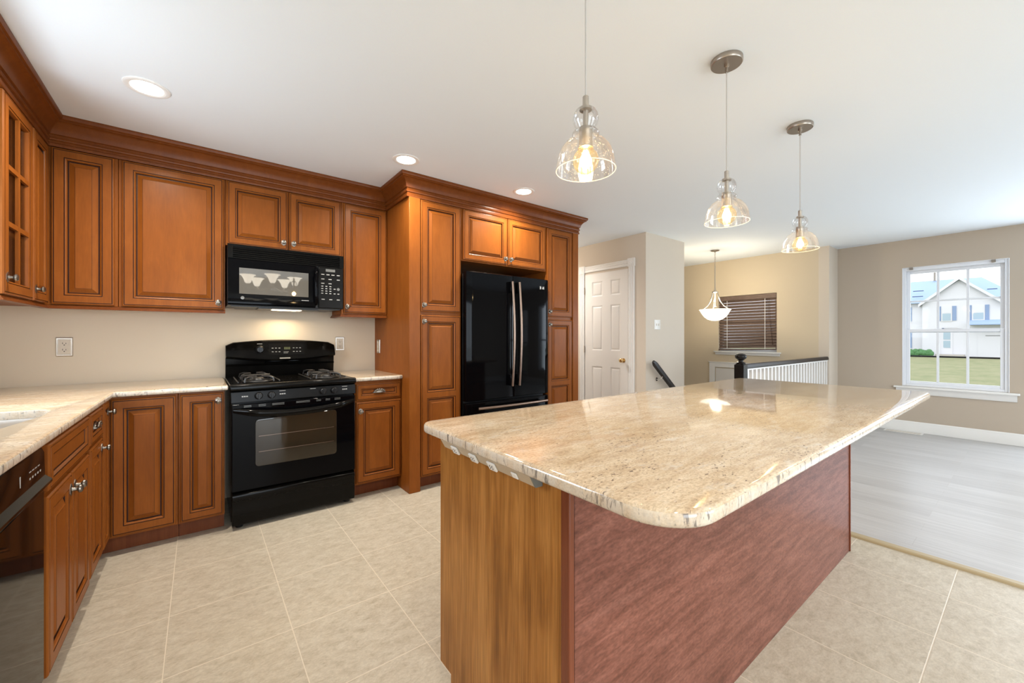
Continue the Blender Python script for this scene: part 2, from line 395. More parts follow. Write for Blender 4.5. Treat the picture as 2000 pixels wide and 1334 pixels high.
wl = MB(); wl.box(XL-.12,XL,YR,1.75,0,ZC); wl.box(XL-.12,XL,2.65,YB+.12,0,ZC); wl.box(XL-.12,XL,1.75,2.65,0,1.15); wl.box(XL-.12,XL,1.75,2.65,2.05,ZC)
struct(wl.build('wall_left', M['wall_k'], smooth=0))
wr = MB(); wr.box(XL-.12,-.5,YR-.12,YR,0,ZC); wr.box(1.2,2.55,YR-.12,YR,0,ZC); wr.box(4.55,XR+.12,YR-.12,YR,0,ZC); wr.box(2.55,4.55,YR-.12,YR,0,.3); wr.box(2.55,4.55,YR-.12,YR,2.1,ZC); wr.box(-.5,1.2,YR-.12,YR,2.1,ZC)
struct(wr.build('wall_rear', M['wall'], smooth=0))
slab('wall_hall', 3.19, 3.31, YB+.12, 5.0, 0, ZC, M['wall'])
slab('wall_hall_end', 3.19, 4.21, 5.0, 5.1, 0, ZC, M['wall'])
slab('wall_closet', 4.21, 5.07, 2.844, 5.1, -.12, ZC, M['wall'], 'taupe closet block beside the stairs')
# front wall with three window openings (window in view, side window added for fill light, narrow far window)
W1 = (.184, 1.065, .585, 2.107); W4 = (-1.9,-.1,.35,2.05); W3 = (-2.92,-2.48,.2,2.03)
wf = MB(); t = (XR, XR+.12)
ys = [YR-.12, W3[0],W3[1],W4[0],W4[1],W1[0],W1[1],1.74]
for i in range(0,8,2): wf.box(*t, ys[i], ys[i+1], 0, ZC)
for w in (W1,W3,W4): wf.box(*t, w[0],w[1],0,w[2]); wf.box(*t, w[0],w[1],w[3],ZC)
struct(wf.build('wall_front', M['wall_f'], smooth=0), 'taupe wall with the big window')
slab('wall_return', 6.83, XR+.12, 1.735, 1.855, -1.37, ZC, M['wall'])
ws = MB(); BW = (2.372, 3.232, .985, 1.88)
ws.box(6.83,6.95,1.855,BW[0],-1.37,ZC); ws.box(6.83,6.95,BW[1],5.1,-1.37,ZC); ws.box(6.83,6.95,BW[0],BW[1],-1.37,BW[2]); ws.box(6.83,6.95,BW[0],BW[1],BW[3],ZC)
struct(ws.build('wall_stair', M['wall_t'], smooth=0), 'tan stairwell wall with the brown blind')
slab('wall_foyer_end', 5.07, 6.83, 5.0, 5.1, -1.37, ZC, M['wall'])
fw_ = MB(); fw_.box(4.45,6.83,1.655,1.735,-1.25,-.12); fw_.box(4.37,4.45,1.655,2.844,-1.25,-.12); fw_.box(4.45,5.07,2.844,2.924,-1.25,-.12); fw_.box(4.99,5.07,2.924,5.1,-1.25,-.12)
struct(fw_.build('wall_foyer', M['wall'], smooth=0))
slab('floor', 4.37, 6.95, 1.655, 5.1, -1.37, -1.25, M['lam'], 'lower foyer floor')
st = MB()
for i in range(6): st.box(4.46+.25*i, 4.46+.25*(i+1), 1.74, 2.84, -1.25, -.18*(i+1))
struct(st.build('stairs', M['lam'], smooth=0), 'pale stair flight going down to the foyer')

# baseboards
def baseboard(name, pts):
    b = MB()
    prof = [(0,0),(.014,0),(.014,.10),(.010,.112),(.010,.122),(.004,.135),(0,.135)]
    for (p, q, nrm) in pts:
        L = [[(e[0]+nrm[0]*(o+.0005), e[1]+nrm[1]*(o+.0005), z+.0005) for o, z in prof] for e in (p, q)]
        b.loops(L)
    return struct(b.build(name, M['trim'], smooth=20))
baseboard('baseboard_front', [((XR,YR+.02),(XR,1.72),(-1,0))])
baseboard('baseboard_closet', [((4.21,2.84),(4.21,2.985),(-1,0)),((4.225,2.844),(4.45,2.844),(0,-1))])
baseboard('baseboard_rear', [((1.3,YR),(XR-.02,YR),(0,1))])
struct(MB().prism([(3.135,0.0005),(3.14,.010),(3.150,.014),(3.185,.014),(3.195,.010),(3.20,0.0005)], 'y', YR+.02, 2.9).build('trim_1', M['thresh'], smooth=20), 'tan threshold strip between tile and laminate')

# ------------------------------------------------------------------ windows
def window(name, w, x, wall_t=.12, grid=True, sill=True):
    """double-hung window in a wall facing -x; w = y0,y1,z0,z1"""
    y0,y1,z0,z1 = w; root = bpy.data.objects.new(name, None); COL.objects.link(root); root.location = (x, (y0+y1)/2, z0); struct(root)
    b = MB()
    xo, xi = x+.085, x+.015
    f = .035
    b.box(xi,xo,y0,y0+f,z0,z1); b.box(xi,xo,y1-f,y1,z0,z1); b.box(xi,xo,y0+f,y1-f,z1-.045,z1); b.box(xi,xo,y0+f,y1-f,z0,z0+.03)
    # drywall-return edge bead
    e = .008
    b.box(x-.003,xi,y0,y0+e,z0,z1); b.box(x-.003,xi,y1-e,y1,z0,z1); b.box(x-.003,xi,y0+e,y1-e,z1-e,z1)
    b.build('window_frame', M['vinyl'], root, bev=.003)
    zm = z0 + (z1-z0)*.46
    for k, (za, zb, xs) in enumerate(((zm-.015, z1-.045, x+.060), (z0+.03, zm+.03, x+.035))):
        s = MB(); t0, t1 = xs, xs+.022; a0, a1 = y0+f, y1-f; r = .034
        s.box(t0,t1,a0,a0+r,za,zb); s.box(t0,t1,a1-r,a1,za,zb); s.box(t0,t1,a0+r,a1-r,zb-r*1.1,zb); s.box(t0,t1,a0+r,a1-r,za,za+r*1.1)
        if grid:
            for i in (1,2):
                yy = a0+r+(a1-a0-2*r)*i/3; s.box(t0+.006,t1-.006,yy-.012,yy+.012,za+r*1.1,zb-r*1.1)
            if k == 0:
                zz = (za+zb)/2+.005; s.box(t0+.0065,t1-.0065,a0+r,a1-r,zz-.011,zz+.011)
        so = s.build('sash', M['vinyl'], root, bev=.003)
        MB().box(t0+.008,t0+.012,a0+r*.8,a1-r*.8,za+r*.8,zb-r*.8).build('glass_pane', M['pane'], so, smooth=0)
        if k == 1:
            MB().prism([((y0+y1)/2-.07,0),((y0+y1)/2-.045,.016),((y0+y1)/2+.045,.016),((y0+y1)/2+.07,0)], 'x', t0-.012, t0+.012).build('sash_lock', M['vinyl'], so) if False else None
            lk = MB(); yc = (y0+y1)/2
            lk.prism([(yc-.07,zb),(yc-.045,zb+.016),(yc+.045,zb+.016),(yc+.07,zb)], 'x', t0-.004, t0+.018); lk.build('sash_lock', M['vinyl'], so)
    if sill:
        s = MB(); s.box(x-.055,x-.001,y0-.075,y1+.075,z0-.024,z0-.001); s.box(x-.001,xi,y0+.001,y1-.001,z0-.02,z0-.001)
        s.build('window_sill', M['trim'], root, bev=.004)
        a = MB(); a.prism([(x-.001,z0-.024),(x-.032,z0-.024),(x-.026,z0-.045),(x-.020,z0-.09),(x-.014,z0-.10),(x-.001,z0-.10)], 'y', y0-.055, y1+.055); a.build('apron', M['trim'], root)
    return root
w1 = window('window_1', W1, XR)
b = MB()
for yy in (.98, .30): b.box(XR-.012, XR+.02, yy-.016, yy+.016, 2.075, 2.104); b.box(XR-.014,XR-.012,yy-.010,yy+.010,2.072,2.09)
b.build('blind_bracket', M['pewter'], w1)
window('window_3', W3, XR, sill=False)
window('added_window_4', W4, XR, grid=False, sill=False)  # unseen window added for raking light on floor and island
w5 = bpy.data.objects.new('window_5', None); COL.objects.link(w5); w5.location = (.35,YR,0); struct(w5)
b = MB()
for xa, xb in ((-.5,-.42),(.31,.39),(1.12,1.2)): b.box(xa,xb,YR-.10,YR-.02,.0,2.1)
b.box(-.42,.31,YR-.10,YR-.02,2.0,2.1); b.box(.39,1.12,YR-.10,YR-.02,2.0,2.1); b.box(-.42,.31,YR-.10,YR-.02,0,.1); b.box(.39,1.12,YR-.10,YR-.02,0,.1)
b.build('window_frame', M['vinyl'], w5)
w7 = bpy.data.objects.new('added_window_7', None); COL.objects.link(w7); w7.location = (3.55,YR,.3); struct(w7)  # unseen rear window added to light the right floor and island back
b = MB()
for xa, xb in ((2.551,2.61),(3.52,3.58),(4.49,4.549)): b.box(xa,xb,YR-.10,YR-.02,.301,2.099)
for za, zb in ((.301,.36),(2.04,2.099)): b.box(2.61,3.52,YR-.10,YR-.02,za,zb); b.box(3.58,4.49,YR-.10,YR-.02,za,zb)
b.build('window_frame', M['vinyl'], w7)
w2 = bpy.data.objects.new('window_2', None); COL.objects.link(w2); w2.location = (XL,2.2,1.15); struct(w2)
b = MB()
for ya, yb in ((1.751,1.80),(2.60,2.649)): b.box(XL-.10,XL-.04,ya,yb,1.151,2.049)
b.box(XL-.10,XL-.04,1.80,2.60,2.0,2.049); b.box(XL-.10,XL-.04,1.80,2.60,1.151,1.20); b.box(XL-.10,XL-.04,1.80,2.60,1.58,1.62)
b.build('window_frame', M['vinyl'], w2)
MB().box(XL-.075,XL-.07,1.80,2.60,1.2,2.0).build('glass_pane', M['pane'], w2, smooth=0)
# window behind the blind
w6 = bpy.data.objects.new('window_6', None); COL.objects.link(w6); w6.location = (6.83,2.8,.985); struct(w6)
b = MB(); x0,x1 = 6.895,6.945
y0,y1,z0,z1 = BW
b.box(x0,x1,y0,y0+.04,z0,z1); b.box(x0,x1,y1-.04,y1,z0,z1); b.box(x0,x1,y0+.04,y1-.04,z1-.04,z1); b.box(x0,x1,y0+.04,y1-.04,z0,z0+.04); b.box(x0,x1,y0+.04,y1-.04,1.42,1.46)
b.build('window_frame', M['vinyl'], w6)
MB().box(6.918,6.922,y0+.03,y1-.03,z0+.03,z1-.03).build('glass_pane', M['pane'], w6, smooth=0)
b = MB(); b.box(6.785,6.829,y0-.06,y1+.06,z0-.022,z0-.001); b.box(6.829,6.895,y0+.001,y1-.001,z0-.02,z0+.002); b.prism([(6.829,z0-.022),(6.805,z0-.022),(6.812,z0-.06),(6.829,z0-.06)],'y',y0-.045,y1+.045)
b.build('window_sill', M['trim'], w6, bev=.003)
# the blind
bl = thing('window_blind', 'brown wooden slat blind in the stairwell window', 'blind', (6.86,2.8,.985))
b = MB(); b.box(6.826,6.885,y0+.004,y1-.004,1.805,1.876); b.build('headrail', M['slat'], bl, bev=.004)
b = MB(); nsl = 17
for i in range(nsl):
    zc = 1.79-(1.79-1.06)*i/(nsl-1); tilt = math.radians(57)
    dx, dz = .025*math.cos(tilt), .025*math.sin(tilt)
    sag = .012*(i/(nsl-1))**3
    b.add([(6.858-dx,y0+.006,zc-dz+sag-.0),(6.858+dx,y0+.006,zc+dz+sag),(6.858+dx,y1-.006,zc+dz-sag),(6.858-dx,y1-.006,zc-dz-sag),
           (6.858-dx-.002,y0+.006,zc-dz+sag+.003),(6.858+dx-.002,y0+.006,zc+dz+sag+.003),(6.858+dx-.002,y1-.006,zc+dz-sag+.003),(6.858-dx-.002,y1-.006,zc-dz-sag+.003)],
          [(0,3,2,1),(4,5,6,7),(0,1,5,4),(1,2,6,5),(2,3,7,6),(3,0,4,7)])
b.build('slats', M['slat'], bl, smooth=0)
b = MB(); b.add([(6.835,y0+.006,1.025),(6.88,y0+.006,1.025),(6.88,y1-.006,.998),(6.835,y1-.006,.998),(6.835,y0+.006,1.043),(6.88,y0+.006,1.043),(6.88,y1-.006,1.016),(6.835,y1-.006,1.016)],
          [(0,3,2,1),(4,5,6,7),(0,1,5,4),(1,2,6,5),(2,3,7,6),(3,0,4,7)]); b.build('bottom_rail', M['slat'], bl)
for yy in (y0+.16, y1-.14):
    MB().box(6.8325,6.8345,yy-.004,yy+.004,1.03,1.81).build('ladder_tape', M['tape'], bl, smooth=0)
b = MB(); b.tube([(6.829,y0+.12,1.80),(6.829,y0+.10,1.5),(6.829,y0+.055,1.10)],.002,6); b.tube([(6.829,y0+.10,1.80),(6.829,y0+.085,1.5),(6.829,y0+.05,1.10)],.002,6)
b.build('pull_cord', M['glaze'], bl)

# ------------------------------------------------------------------ interior doors
def panel_rings(mb, y0,y1,z0,z1, o, m=0):
    prof = [(0,0),(.004,-.001),(.016,-.008),(.022,-.008),(.036,-.002),(.040,-.0015)]
    L = [[(y0+i,o+d,z0+i),(y1-i,o+d,z0+i),(y1-i,o+d,z1-i),(y0+i,o+d,z1-i)] for i, d in prof]
    mb.loops(L, m, cap0=False, cap1=True)
def grid_front(mb, ys, zs, holes, o, m=0):
    for i in range(len(ys)-1):
        for j in range(len(zs)-1):
            if (i,j) in holes: panel_rings(mb, ys[i],ys[i+1],zs[j],zs[j+1], o, m)
            else: mb.add([(ys[i],o,zs[j]),(ys[i+1],o,zs[j]),(ys[i+1],o,zs[j+1]),(ys[i],o,zs[j+1])],[(0,1,2,3)],m)
d1 = bpy.data.objects.new('door_1', None); COL.objects.link(d1); d1.location = (4.21,3.44,0); struct(d1, 'white six-panel hall door with brass knob')
b = MB(F_right(4.21)); A0,A1 = 3.087,3.793
grid_front(b, [A0,3.203,3.363,3.489,3.674,A1], [.012,.25,.826,1.034,1.635,1.752,1.955,2.062], {(1,1),(3,1),(1,3),(3,3),(1,5),(3,5)}, .012)
b.add([(A0,.001,.012),(A1,.001,.012),(A1,.001,2.062),(A0,.001,2.062),(A0,.012,.012),(A1,.012,.012),(A1,.012,2.062),(A0,.012,2.062)],[(0,1,2,3),(0,1,5,4),(1,2,6,5),(2,3,7,6),(3,0,4,7)])
b.build('door_leaf', M['door'], d1, smooth=20)
kb = MB(F_right(4.21)); kb.lathe([(.028,.012),(.028,.018),(.012,.022),(.010,.04),(.022,.048),(.028,.060),(.026,.072),(.014,.080)], (3.156,0,.921), 'y'); kb.build('door_knob', M['brass'], d1)
for zz in (1.845,1.047,.25):
    h = MB(F_right(4.21)); h.box(3.793,3.805,.002,.022,zz-.045,zz+.045); h.cyl((3.799,.022,zz-.047),.006,.094,'z',10); h.build('hinge', M['nickel'], d1)
c = MB(F_right(4.21))
def casing_v(mb, a, z0, z1):
    w = .083
    mb.prism([(a,.001),(a,.014),(a+.006,.018),(a+.02,.018),(a+.024,.013),(a+.033,.013),(a+.037,.019),(a+.046,.019),(a+.05,.013),(a+.059,.013),(a+.063,.018),(a+.077,.018),(a+w,.014),(a+w,.001)], 'z', z0, z1)
casing_v(c, 2.999, .001, 2.085); casing_v(c, 3.807, .001, 2.085)
for a in (2.992, 3.800):
    c.box(a,a+.097,.001,.024,2.085,2.185); c.lathe([(.03,.024),(.03,.028),(.024,.026),(.012,.026),(.008,.030)], (a+.048,0,2.135), 'y')
# head casing
pr_ = [(0,.001),(0,.014),(.006,.018),(.02,.018),(.024,.013),(.033,.013),(.037,.019),(.046,.019),(.05,.013),(.059,.013),(.063,.018),(.077,.018),(.083,.014),(.083,.001)]
c.loops([[(u,o,2.092+z) for z,o in pr_] for u in (3.089,3.800)])
struct(c.build('trim_2', M['trim'], smooth=20), 'white fluted casing with corner blocks around the hall door')
# entry door at the foot of the stairs
d2 = bpy.data.objects.new('door_2', None); COL.objects.link(d2); d2.location = (6.83,2.85,-1.25); struct(d2, 'white entry door below the blind')
b = MB(F_right(6.83)); b.box(2.40,3.27,.001,.010,-1.245,.70); b.build('door_leaf', M['door'], d2)
b = MB(F_right(6.83)); b.box(3.285,3.375,.001,.02,-1.245,.79); b.box(2.30,2.385,.001,.02,-1.245,.79); b.box(2.385,3.285,.001,.02,.715,.79); b.box(2.29,3.385,.001,.026,.79,.805)
struct(b.build('trim_3', M['trim'], bev=.003), 'white casing of the entry door')

# ------------------------------------------------------------------ cabinet building blocks
DOOR = [(0,0,0),(0,.013,0),(.004,.0175,0),(.008,.0185,0),(.0085,.0165,1),(.0118,.0165,1),(.0123,.0195,0),(.050,.0195,0),(.0505,.0165,1),(.0538,.0165,1),(.0543,.0190,0),(.0600,.0165,0),(.0635,.0110,0),(.0640,.0060,1),(.0700,.0060,1),(.0715,.0060,0),(.0940,.0178,0),(.0943,.0178,1),(.0955,.0182,1),(.0958,.0182,0)]
DRAWER = [(0,0,0),(0,.013,0),(.004,.0175,0),(.008,.0185,0),(.0085,.0165,1),(.0110,.0165,1),(.0115,.0195,0),(.036,.0195,0),(.0365,.0165,1),(.039,.0165,1),(.0395,.0185,0),(.047,.0110,0),(.0475,.0085,1),(.0510,.0085,1),(.0515,.0095,0)]
def rings(mb, u0,u1,z0,z1, prof, sc=1.0):
    L = [[(u0+i*sc,o,z0+i*sc),(u1-i*sc,o,z0+i*sc),(u1-i*sc,o,z1-i*sc),(u0+i*sc,o,z1-i*sc)] for i,o,_ in prof]
    mb.loops(L, 0, True, True, True, mats=[p[2] for p in prof[1:]])
    mb.mi[-1] = 0
def add_door(parent, Fm, u0,u1,z0,z1, prof=DOOR, name='door', sc=1.0, split=None, label=None):
    mb = MB(Fm)
    if min(u1-u0, z1-z0) < .215: sc = min(u1-u0, z1-z0)/.215*.9 if prof is DOOR else sc
    if split is None: rings(mb, u0,u1,z0,z1, prof, sc)
    else:   # one leaf with two raised panels, rail between split[0] and split[1]
        outer = prof[:7]
        L = [[(u0+i*sc,o,z0+i*sc),(u1-i*sc,o,z0+i*sc),(u1-i*sc,o,z1-i*sc),(u0+i*sc,o,z1-i*sc)] for i,o,_ in outer]
        mb.loops(L, 0, True, False, True, mats=[p[2] for p in outer[1:]])
        a = outer[-1][0]*sc; s = .05*sc; o = .0195
        us = [u0+a,u0+s,u1-s,u1-a]; zs = [z0+a,z0+s,split[0],split[1],z1-s,z1-a]
        for i in range(3):
            for j in range(5):
                if i == 1 and j in (1,3):
                    inner = prof[7:]
                    L = [[(us[1]+(q-.05)*sc,d,zs[j]+(q-.05)*sc),(us[2]-(q-.05)*sc,d,zs[j]+(q-.05)*sc),(us[2]-(q-.05)*sc,d,zs[j+1]-(q-.05)*sc),(us[1]+(q-.05)*sc,d,zs[j+1]-(q-.05)*sc)] for q,d,_ in inner]
                    mb.loops(L, 0, False, True, True, mats=[p[2] for p in inner[1:]]); mb.mi[-1] = 0
                else: mb.add([(us[i],o,zs[j]),(us[i+1],o,zs[j]),(us[i+1],o,zs[j+1]),(us[i],o,zs[j+1])],[(0,1,2,3)])
    ob = mb.build(name, [M['wood'], M['glaze']], parent, smooth=25)
    if label: ob['label'] = label
    return ob
def add_knob(parent, Fm, u, z, name='knob', o=.0195):
    mb = MB(Fm)
    hexa = [(u+.021*math.cos(a)*.82, z+.021*math.sin(a)*1.12) for a in [pi/2+k*pi/3 for k in range(6)]]
    mb.loops([[(p[0],o,p[1]) for p in hexa],[(p[0],o+.002,p[1]) for p in hexa],[(u+(p[0]-u)*.85,o+.0035,z+(p[1]-z)*.85) for p in hexa]])
    mb.lathe([(.008,o+.003),(.006,o+.010),(.006,o+.017),(.012,o+.020),(.0155,o+.024),(.0150,o+.029),(.010,o+.033),(.003,o+.034)], (u,0,z), 'y', 16)
    return mb.build(name, M['pewter'], parent, smooth=40)
def add_pull(parent, Fm, u, z, w=.045, name='handle', o=.0095):
    """cup pull with a wreath of raised leaves"""
    mb = MB(Fm); L = []
    for i in range(13):
        t = pi*i/12; r = math.sin(t)
        L.append([(u-w*math.cos(t), o+.024*math.sin(a)*max(r,.05), z-.012+.030*max(r,.08)*math.cos(a)) for a in [pi*k/10*.5+0 for k in range(11)]])
    mb.loops(L, 0, True, True, True)
    for k in range(7):
        t = pi*(k+1)/8; mb.sphere((u-w*.86*math.cos(t), o+.016, z-.008+.020*math.sin(t)), .007, 8, 6, sx=1.3)
    mb.box(u-w-.004,u+w+.004,o-.0005,o+.003,z-.016,z-.006)
    return mb.build(name, M['pewter'], parent, smooth=50)
Y0 = YB-.003; X0 = XL+.003
CT = 2.44   # cabinet tops (hidden by the crown)

# ---- wall cabinets on the back wall
def carcass(parent, *boxes, bottom=None):
    mb = MB()
    for q in boxes: mb.box(*q)
    return mb.build('carcass', M['wood'], parent, bev=.001, seg=1)
FU = F_back(3.436); FLU = F_left(-.695)
wc = thing('wall_cabinet', 'corner wall cabinet with folding raised-panel doors above the outlet', 'cabinet', (-.7,3.55,1.40))
carcass(wc, (X0,-.396,3.436,Y0,1.40,CT), (X0,-.695,3.155,3.4355,1.40,CT))
add_door(wc, FU, -.670,-.411,1.404,2.298); dd = add_door(wc, FLU, 3.162,3.408,1.404,2.298, sc=.9); add_knob(dd, FLU, 3.185, 1.465)
wc = thing('wall_cabinet', 'wide single-door wall cabinet left of the microwave', 'cabinet', (-.13,3.58,1.40))
carcass(wc, (-.394,.139,3.436,Y0,1.40,CT)); dd = add_door(wc, FU, -.378,.130,1.404,2.298); add_knob(dd, FU, .100, 1.449)
wc = thing('wall_cabinet', 'short two-door wall cabinet directly above the microwave', 'cabinet', (.52,3.58,1.85))
carcass(wc, (.141,.906,3.436,Y0,1.853,CT))
dd = add_door(wc, FU, .150,.519,1.862,2.298, sc=.9); add_knob(dd, FU, .493, 1.915); dd = add_door(wc, FU, .531,.897,1.862,2.298, sc=.9); add_knob(dd, FU, .560, 1.915)
wc = thing('wall_cabinet', 'narrow wall cabinet between the microwave and the tall pantry', 'cabinet', (1.09,3.58,1.40))
carcass(wc, (.908,1.278,3.436,Y0,1.40,CT)); dd = add_door(wc, FU, .922,1.274,1.410,2.298); add_knob(dd, FU, .948, 1.460)
# ---- glass-door cabinet on the left wall
gc = thing('wall_cabinet', 'glass-door wall cabinet at the left edge over the counter', 'cabinet', (-.86,2.95,1.40))
mb = MB(); a0,a1 = 2.747,3.153
mb.box(X0,-.695,a0,a0+.018,1.40,CT); mb.box(X0,-.695,a1-.018,a1,1.40,CT); mb.box(X0,-.695,a0+.018,a1-.018,1.40,1.42); mb.box(X0,-.695,a0+.018,a1-.018,2.30,CT); mb.box(X0,X0+.012,a0+.018,a1-.018,1.42,2.30)
for zz in (1.70,2.0): mb.box(X0+.012,-.72,a0+.018,a1-.018,zz,zz+.018)
mb.build('carcass', M['wood'], gc, bev=.001, seg=1)
mb = MB(FLU); u0,u1,z0,z1 = 2.752,3.143,1.404,2.298
out = DOOR[:12]; L = [[(u0+i,o,z0+i),(u1-i,o,z0+i),(u1-i,o,z1-i),(u0+i,o,z1-i)] for i,o,_ in out]; ii = .064
L += [[(u0+ii,.004,z0+ii),(u1-ii,.004,z0+ii),(u1-ii,.004,z1-ii),(u0+ii,.004,z1-ii)],[(u0+ii,0,z0+ii),(u1-ii,0,z0+ii),(u1-ii,0,z1-ii),(u0+ii,0,z1-ii)],L[0]]
mb.loops(L, 0, False, False, True, mats=[p[2] for p in out[1:]]+[0,0,0])
um = (u0+u1)/2; mb.box(um-.011,um+.011,.006,.0175,z0+.06,z1-.06)
for k in (1,2):
    zz = z0+.064+(z1-z0-.128)*k/3; mb.box(u0+.06,u1-.06,.0055,.017,zz-.011,zz+.011)
gd = mb.build('door', [M['wood'],M['glaze']], gc, smooth=25)
MB(FLU).box(u0+.05,u1-.05,.002,.005,z0+.05,z1-.05).build('glass_pane', M['cabglass'], gd, smooth=0)
add_knob(gd, FLU, 2.788, 1.480)

# ---- mouldings swept along the runs
def sweep(name, prof, path, m, label, cat, loc, group=None, mit0=False, mit1=False):
    """prof: (out, z); path: (x,y) points with the out side on the right of travel"""
    n = len(path); mb = MB(); L = []
    for i in range(n):
        p = Vector(path[i]); 
        d0 = (Vector(path[i])-Vector(path[i-1])).normalized() if i else None
        d1 = (Vector(path[i+1])-Vector(path[i])).normalized() if i < n-1 else None
        n0 = Vector((d0.y,-d0.x)) if d0 else None; n1 = Vector((d1.y,-d1.x)) if d1 else None
        if n0 and n1:
            nn = (n0+n1).normalized(); nn = nn/max(.2, nn.dot(n1))
        else: nn = n0 or n1
        k = d1 if (i == 0 and mit0) else -d0 if (i == n-1 and mit1) else Vector((0,0))   # mitred ends
        L.append([(p.x+nn.x*o+k.x*o, p.y+nn.y*o+k.y*o, z) for o, z in prof])
    mb.loops(L); o = mb.build(name, m, None, loc=loc, smooth=30)
    return tag(o, label, cat, group)
CR = [(.000,2.302),(.016,2.302),(.018,2.308),(.018,2.318),(.013,2.322),(.013,2.334),(.020,2.338),(.022,2.345),(.020,2.352),(.016,2.354),(.016,2.366),(.024,2.370),(.026,2.378),(.030,2.392),(.038,2.408),(.050,2.422),(.064,2.432),(.070,2.434),(.070,2.440),(.078,2.444),(.082,2.452),(.082,2.4675),(.000,2.4675)]
# path is along the door-frame faces (x=-.695 / y=3.436)
sweep('crown_molding', CR, [(-.694,1.3),(-.694,3.435),(1.2785,3.435)], M['crown'], 'dark red-brown crown molding along the wall cabinets under the ceiling', 'molding', (.2,3.435,2.302), mit1=True)
sweep('crown_molding', CR, [(1.279,3.434),(1.279,2.975),(3.166,2.975),(3.166,3.73)], M['crown'], 'stepped-forward crown molding over the tall pantry and refrigerator cabinets', 'molding', (2.2,2.975,2.302), mit0=True)
LR = [(-.020,1.399),(.004,1.399),(.010,1.394),(.010,1.388),(.016,1.383),(.016,1.377),(-.020,1.377)]
sweep('light_rail', LR, [(-.694,2.75),(-.694,3.435),(.139,3.435)], M['crown'], 'slim wooden light rail under the wall cabinets left of the microwave', 'molding', (-.3,3.43,1.377))
sweep('light_rail', LR, [(.909,3.73),(.909,3.435),(1.276,3.435)], M['crown'], 'short wooden light rail under the narrow wall cabinet beside the pantry', 'molding', (1.09,3.43,1.377))

# ---- tall pantry wall
FT = F_back(2.976)
def pantry(label, x, boxes, du, filler, knob_u):
    p = thing('pantry_cabinet', label, 'cabinet', (x,3.35,0))
    carcass(p, *boxes)
    dd = add_door(p, FT, du[0],du[1],1.416,2.298); add_knob(dd, FT, knob_u, 1.468)
    dd = add_door(p, FT, du[0],du[1],.112,1.388, split=(.727,.772)); add_knob(dd, FT, knob_u, 1.338)
    mb = MB()
    for q in filler: mb.box(*q)
    mb.build('filler_panel', M['wood'], p, bev=.002)
    return p
p = pantry('tall pantry cabinet left of the black refrigerator', 1.51, [(1.372,1.747,2.976,Y0,.10,CT)], (1.380,1.738), [(1.280,1.3715,2.956,Y0,.001,2.3015)], 1.402)
MB().box(1.372,1.747,3.05,3.06,.001,.0995).build('toe_kick', M['toe'], p)
p = pantry('tall pantry cabinet right of the black refrigerator', 2.94, [(2.722,3.085,2.976,Y0,.10,CT)], (2.729,3.078), [(3.0855,3.165,2.956,Y0,.001,2.3015)], 2.752)
MB().box(2.722,3.085,3.05,3.06,.001,.0995).build('toe_kick', M['toe'], p)
fc = thing('wall_cabinet', 'two-door bridge cabinet above the black refrigerator', 'cabinet', (2.23,3.35,1.86))
carcass(fc, (1.749,2.720,2.976,Y0,1.862,CT))
dd = add_door(fc, FT, 1.768,2.231,1.872,2.298, sc=.9); add_knob(dd, FT, 2.203,1.925); dd = add_door(fc, FT, 2.239,2.700,1.872,2.298, sc=.9); add_knob(dd, FT, 2.267,1.925)

# ---- base cabinets
FB = F_back(3.12); FLB = F_left(-.41)
def base(label, loc, boxes, toe):
    p = thing('base_cabinet', label, 'cabinet', loc); carcass(p, *boxes)
    mb = MB()
    for q in toe: mb.box(*q)
    mb.build('toe_kick', M['toe'], p); return p
p = base('corner base cabinet with folding doors left of the range', (-.6,3.3,0), [(X0,-.103,3.12,Y0,.10,.880),(X0,-.41,2.93,3.1195,.10,.880)], [(-.485,-.103,3.19,3.2,.001,.0995),(-.495,-.485,2.93,3.2,.001,.0995)])
add_door(p, FB, -.388,-.113,.112,.868); dd = add_door(p, FLB, 2.945,3.093,.112,.868); add_knob(dd, FLB, 3.045, .812)
p = base('narrow pull-out base cabinet against the range', (.02,3.4,0), [(-.101,.124,3.12,Y0,.10,.880)], [(-.101,.124,3.19,3.2,.001,.0995)])
dd = add_door(p, FB, -.092,.117,.112,.868); add_knob(dd, FB, .090, .820)
p = base('base cabinet with one drawer between sink cabinet and corner', (-.7,2.77,0), [(X0,-.41,2.612,2.928,.10,.880)], [(-.495,-.485,2.612,2.928,.001,.0995)])
dd = add_door(p, FLB, 2.622,2.915,.715,.858, prof=DRAWER, name='drawer'); add_pull(dd, FLB, 2.77, .79)
dd = add_door(p, FLB, 2.622,2.915,.112,.700); add_knob(dd, FLB, 2.875, .655)
p = base('sink base cabinet with two doors under the sink', (-.7,2.28,0), [(X0,X0+.03,1.958,2.61,.10,.70),(-.46,-.41,1.958,2.61,.10,.880),(X0+.03,-.46,1.958,1.985,.10,.69),(X0+.03,-.46,2.585,2.61,.10,.69),(X0+.03,-.46,1.985,2.585,.10,.12)], [(-.495,-.485,1.958,2.61,.001,.0995)])
dd = add_door(p, FLB, 1.990,2.595,.705,.858, prof=DRAWER, name='drawer_front')
dd = add_door(p, FLB, 1.975,2.282,.100,.690); add_knob(dd, FLB, 2.255, .630)
dd = add_door(p, FLB, 2.290,2.595,.100,.690); add_knob(dd, FLB, 2.318, .630)
p = base('base cabinet right of the range with a drawer over a door', (1.09,3.4,0), [(.917,1.278,3.12,Y0,.10,.880)], [(.917,1.278,3.19,3.2,.001,.0995)])
dd = add_door(p, FB, .926,1.272,.735,.860, prof=DRAWER, name='drawer'); add_pull(dd, FB, 1.10, .800)
dd = add_door(p, FB, .926,1.272,.112,.722); add_knob(dd, FB, .955, .655)
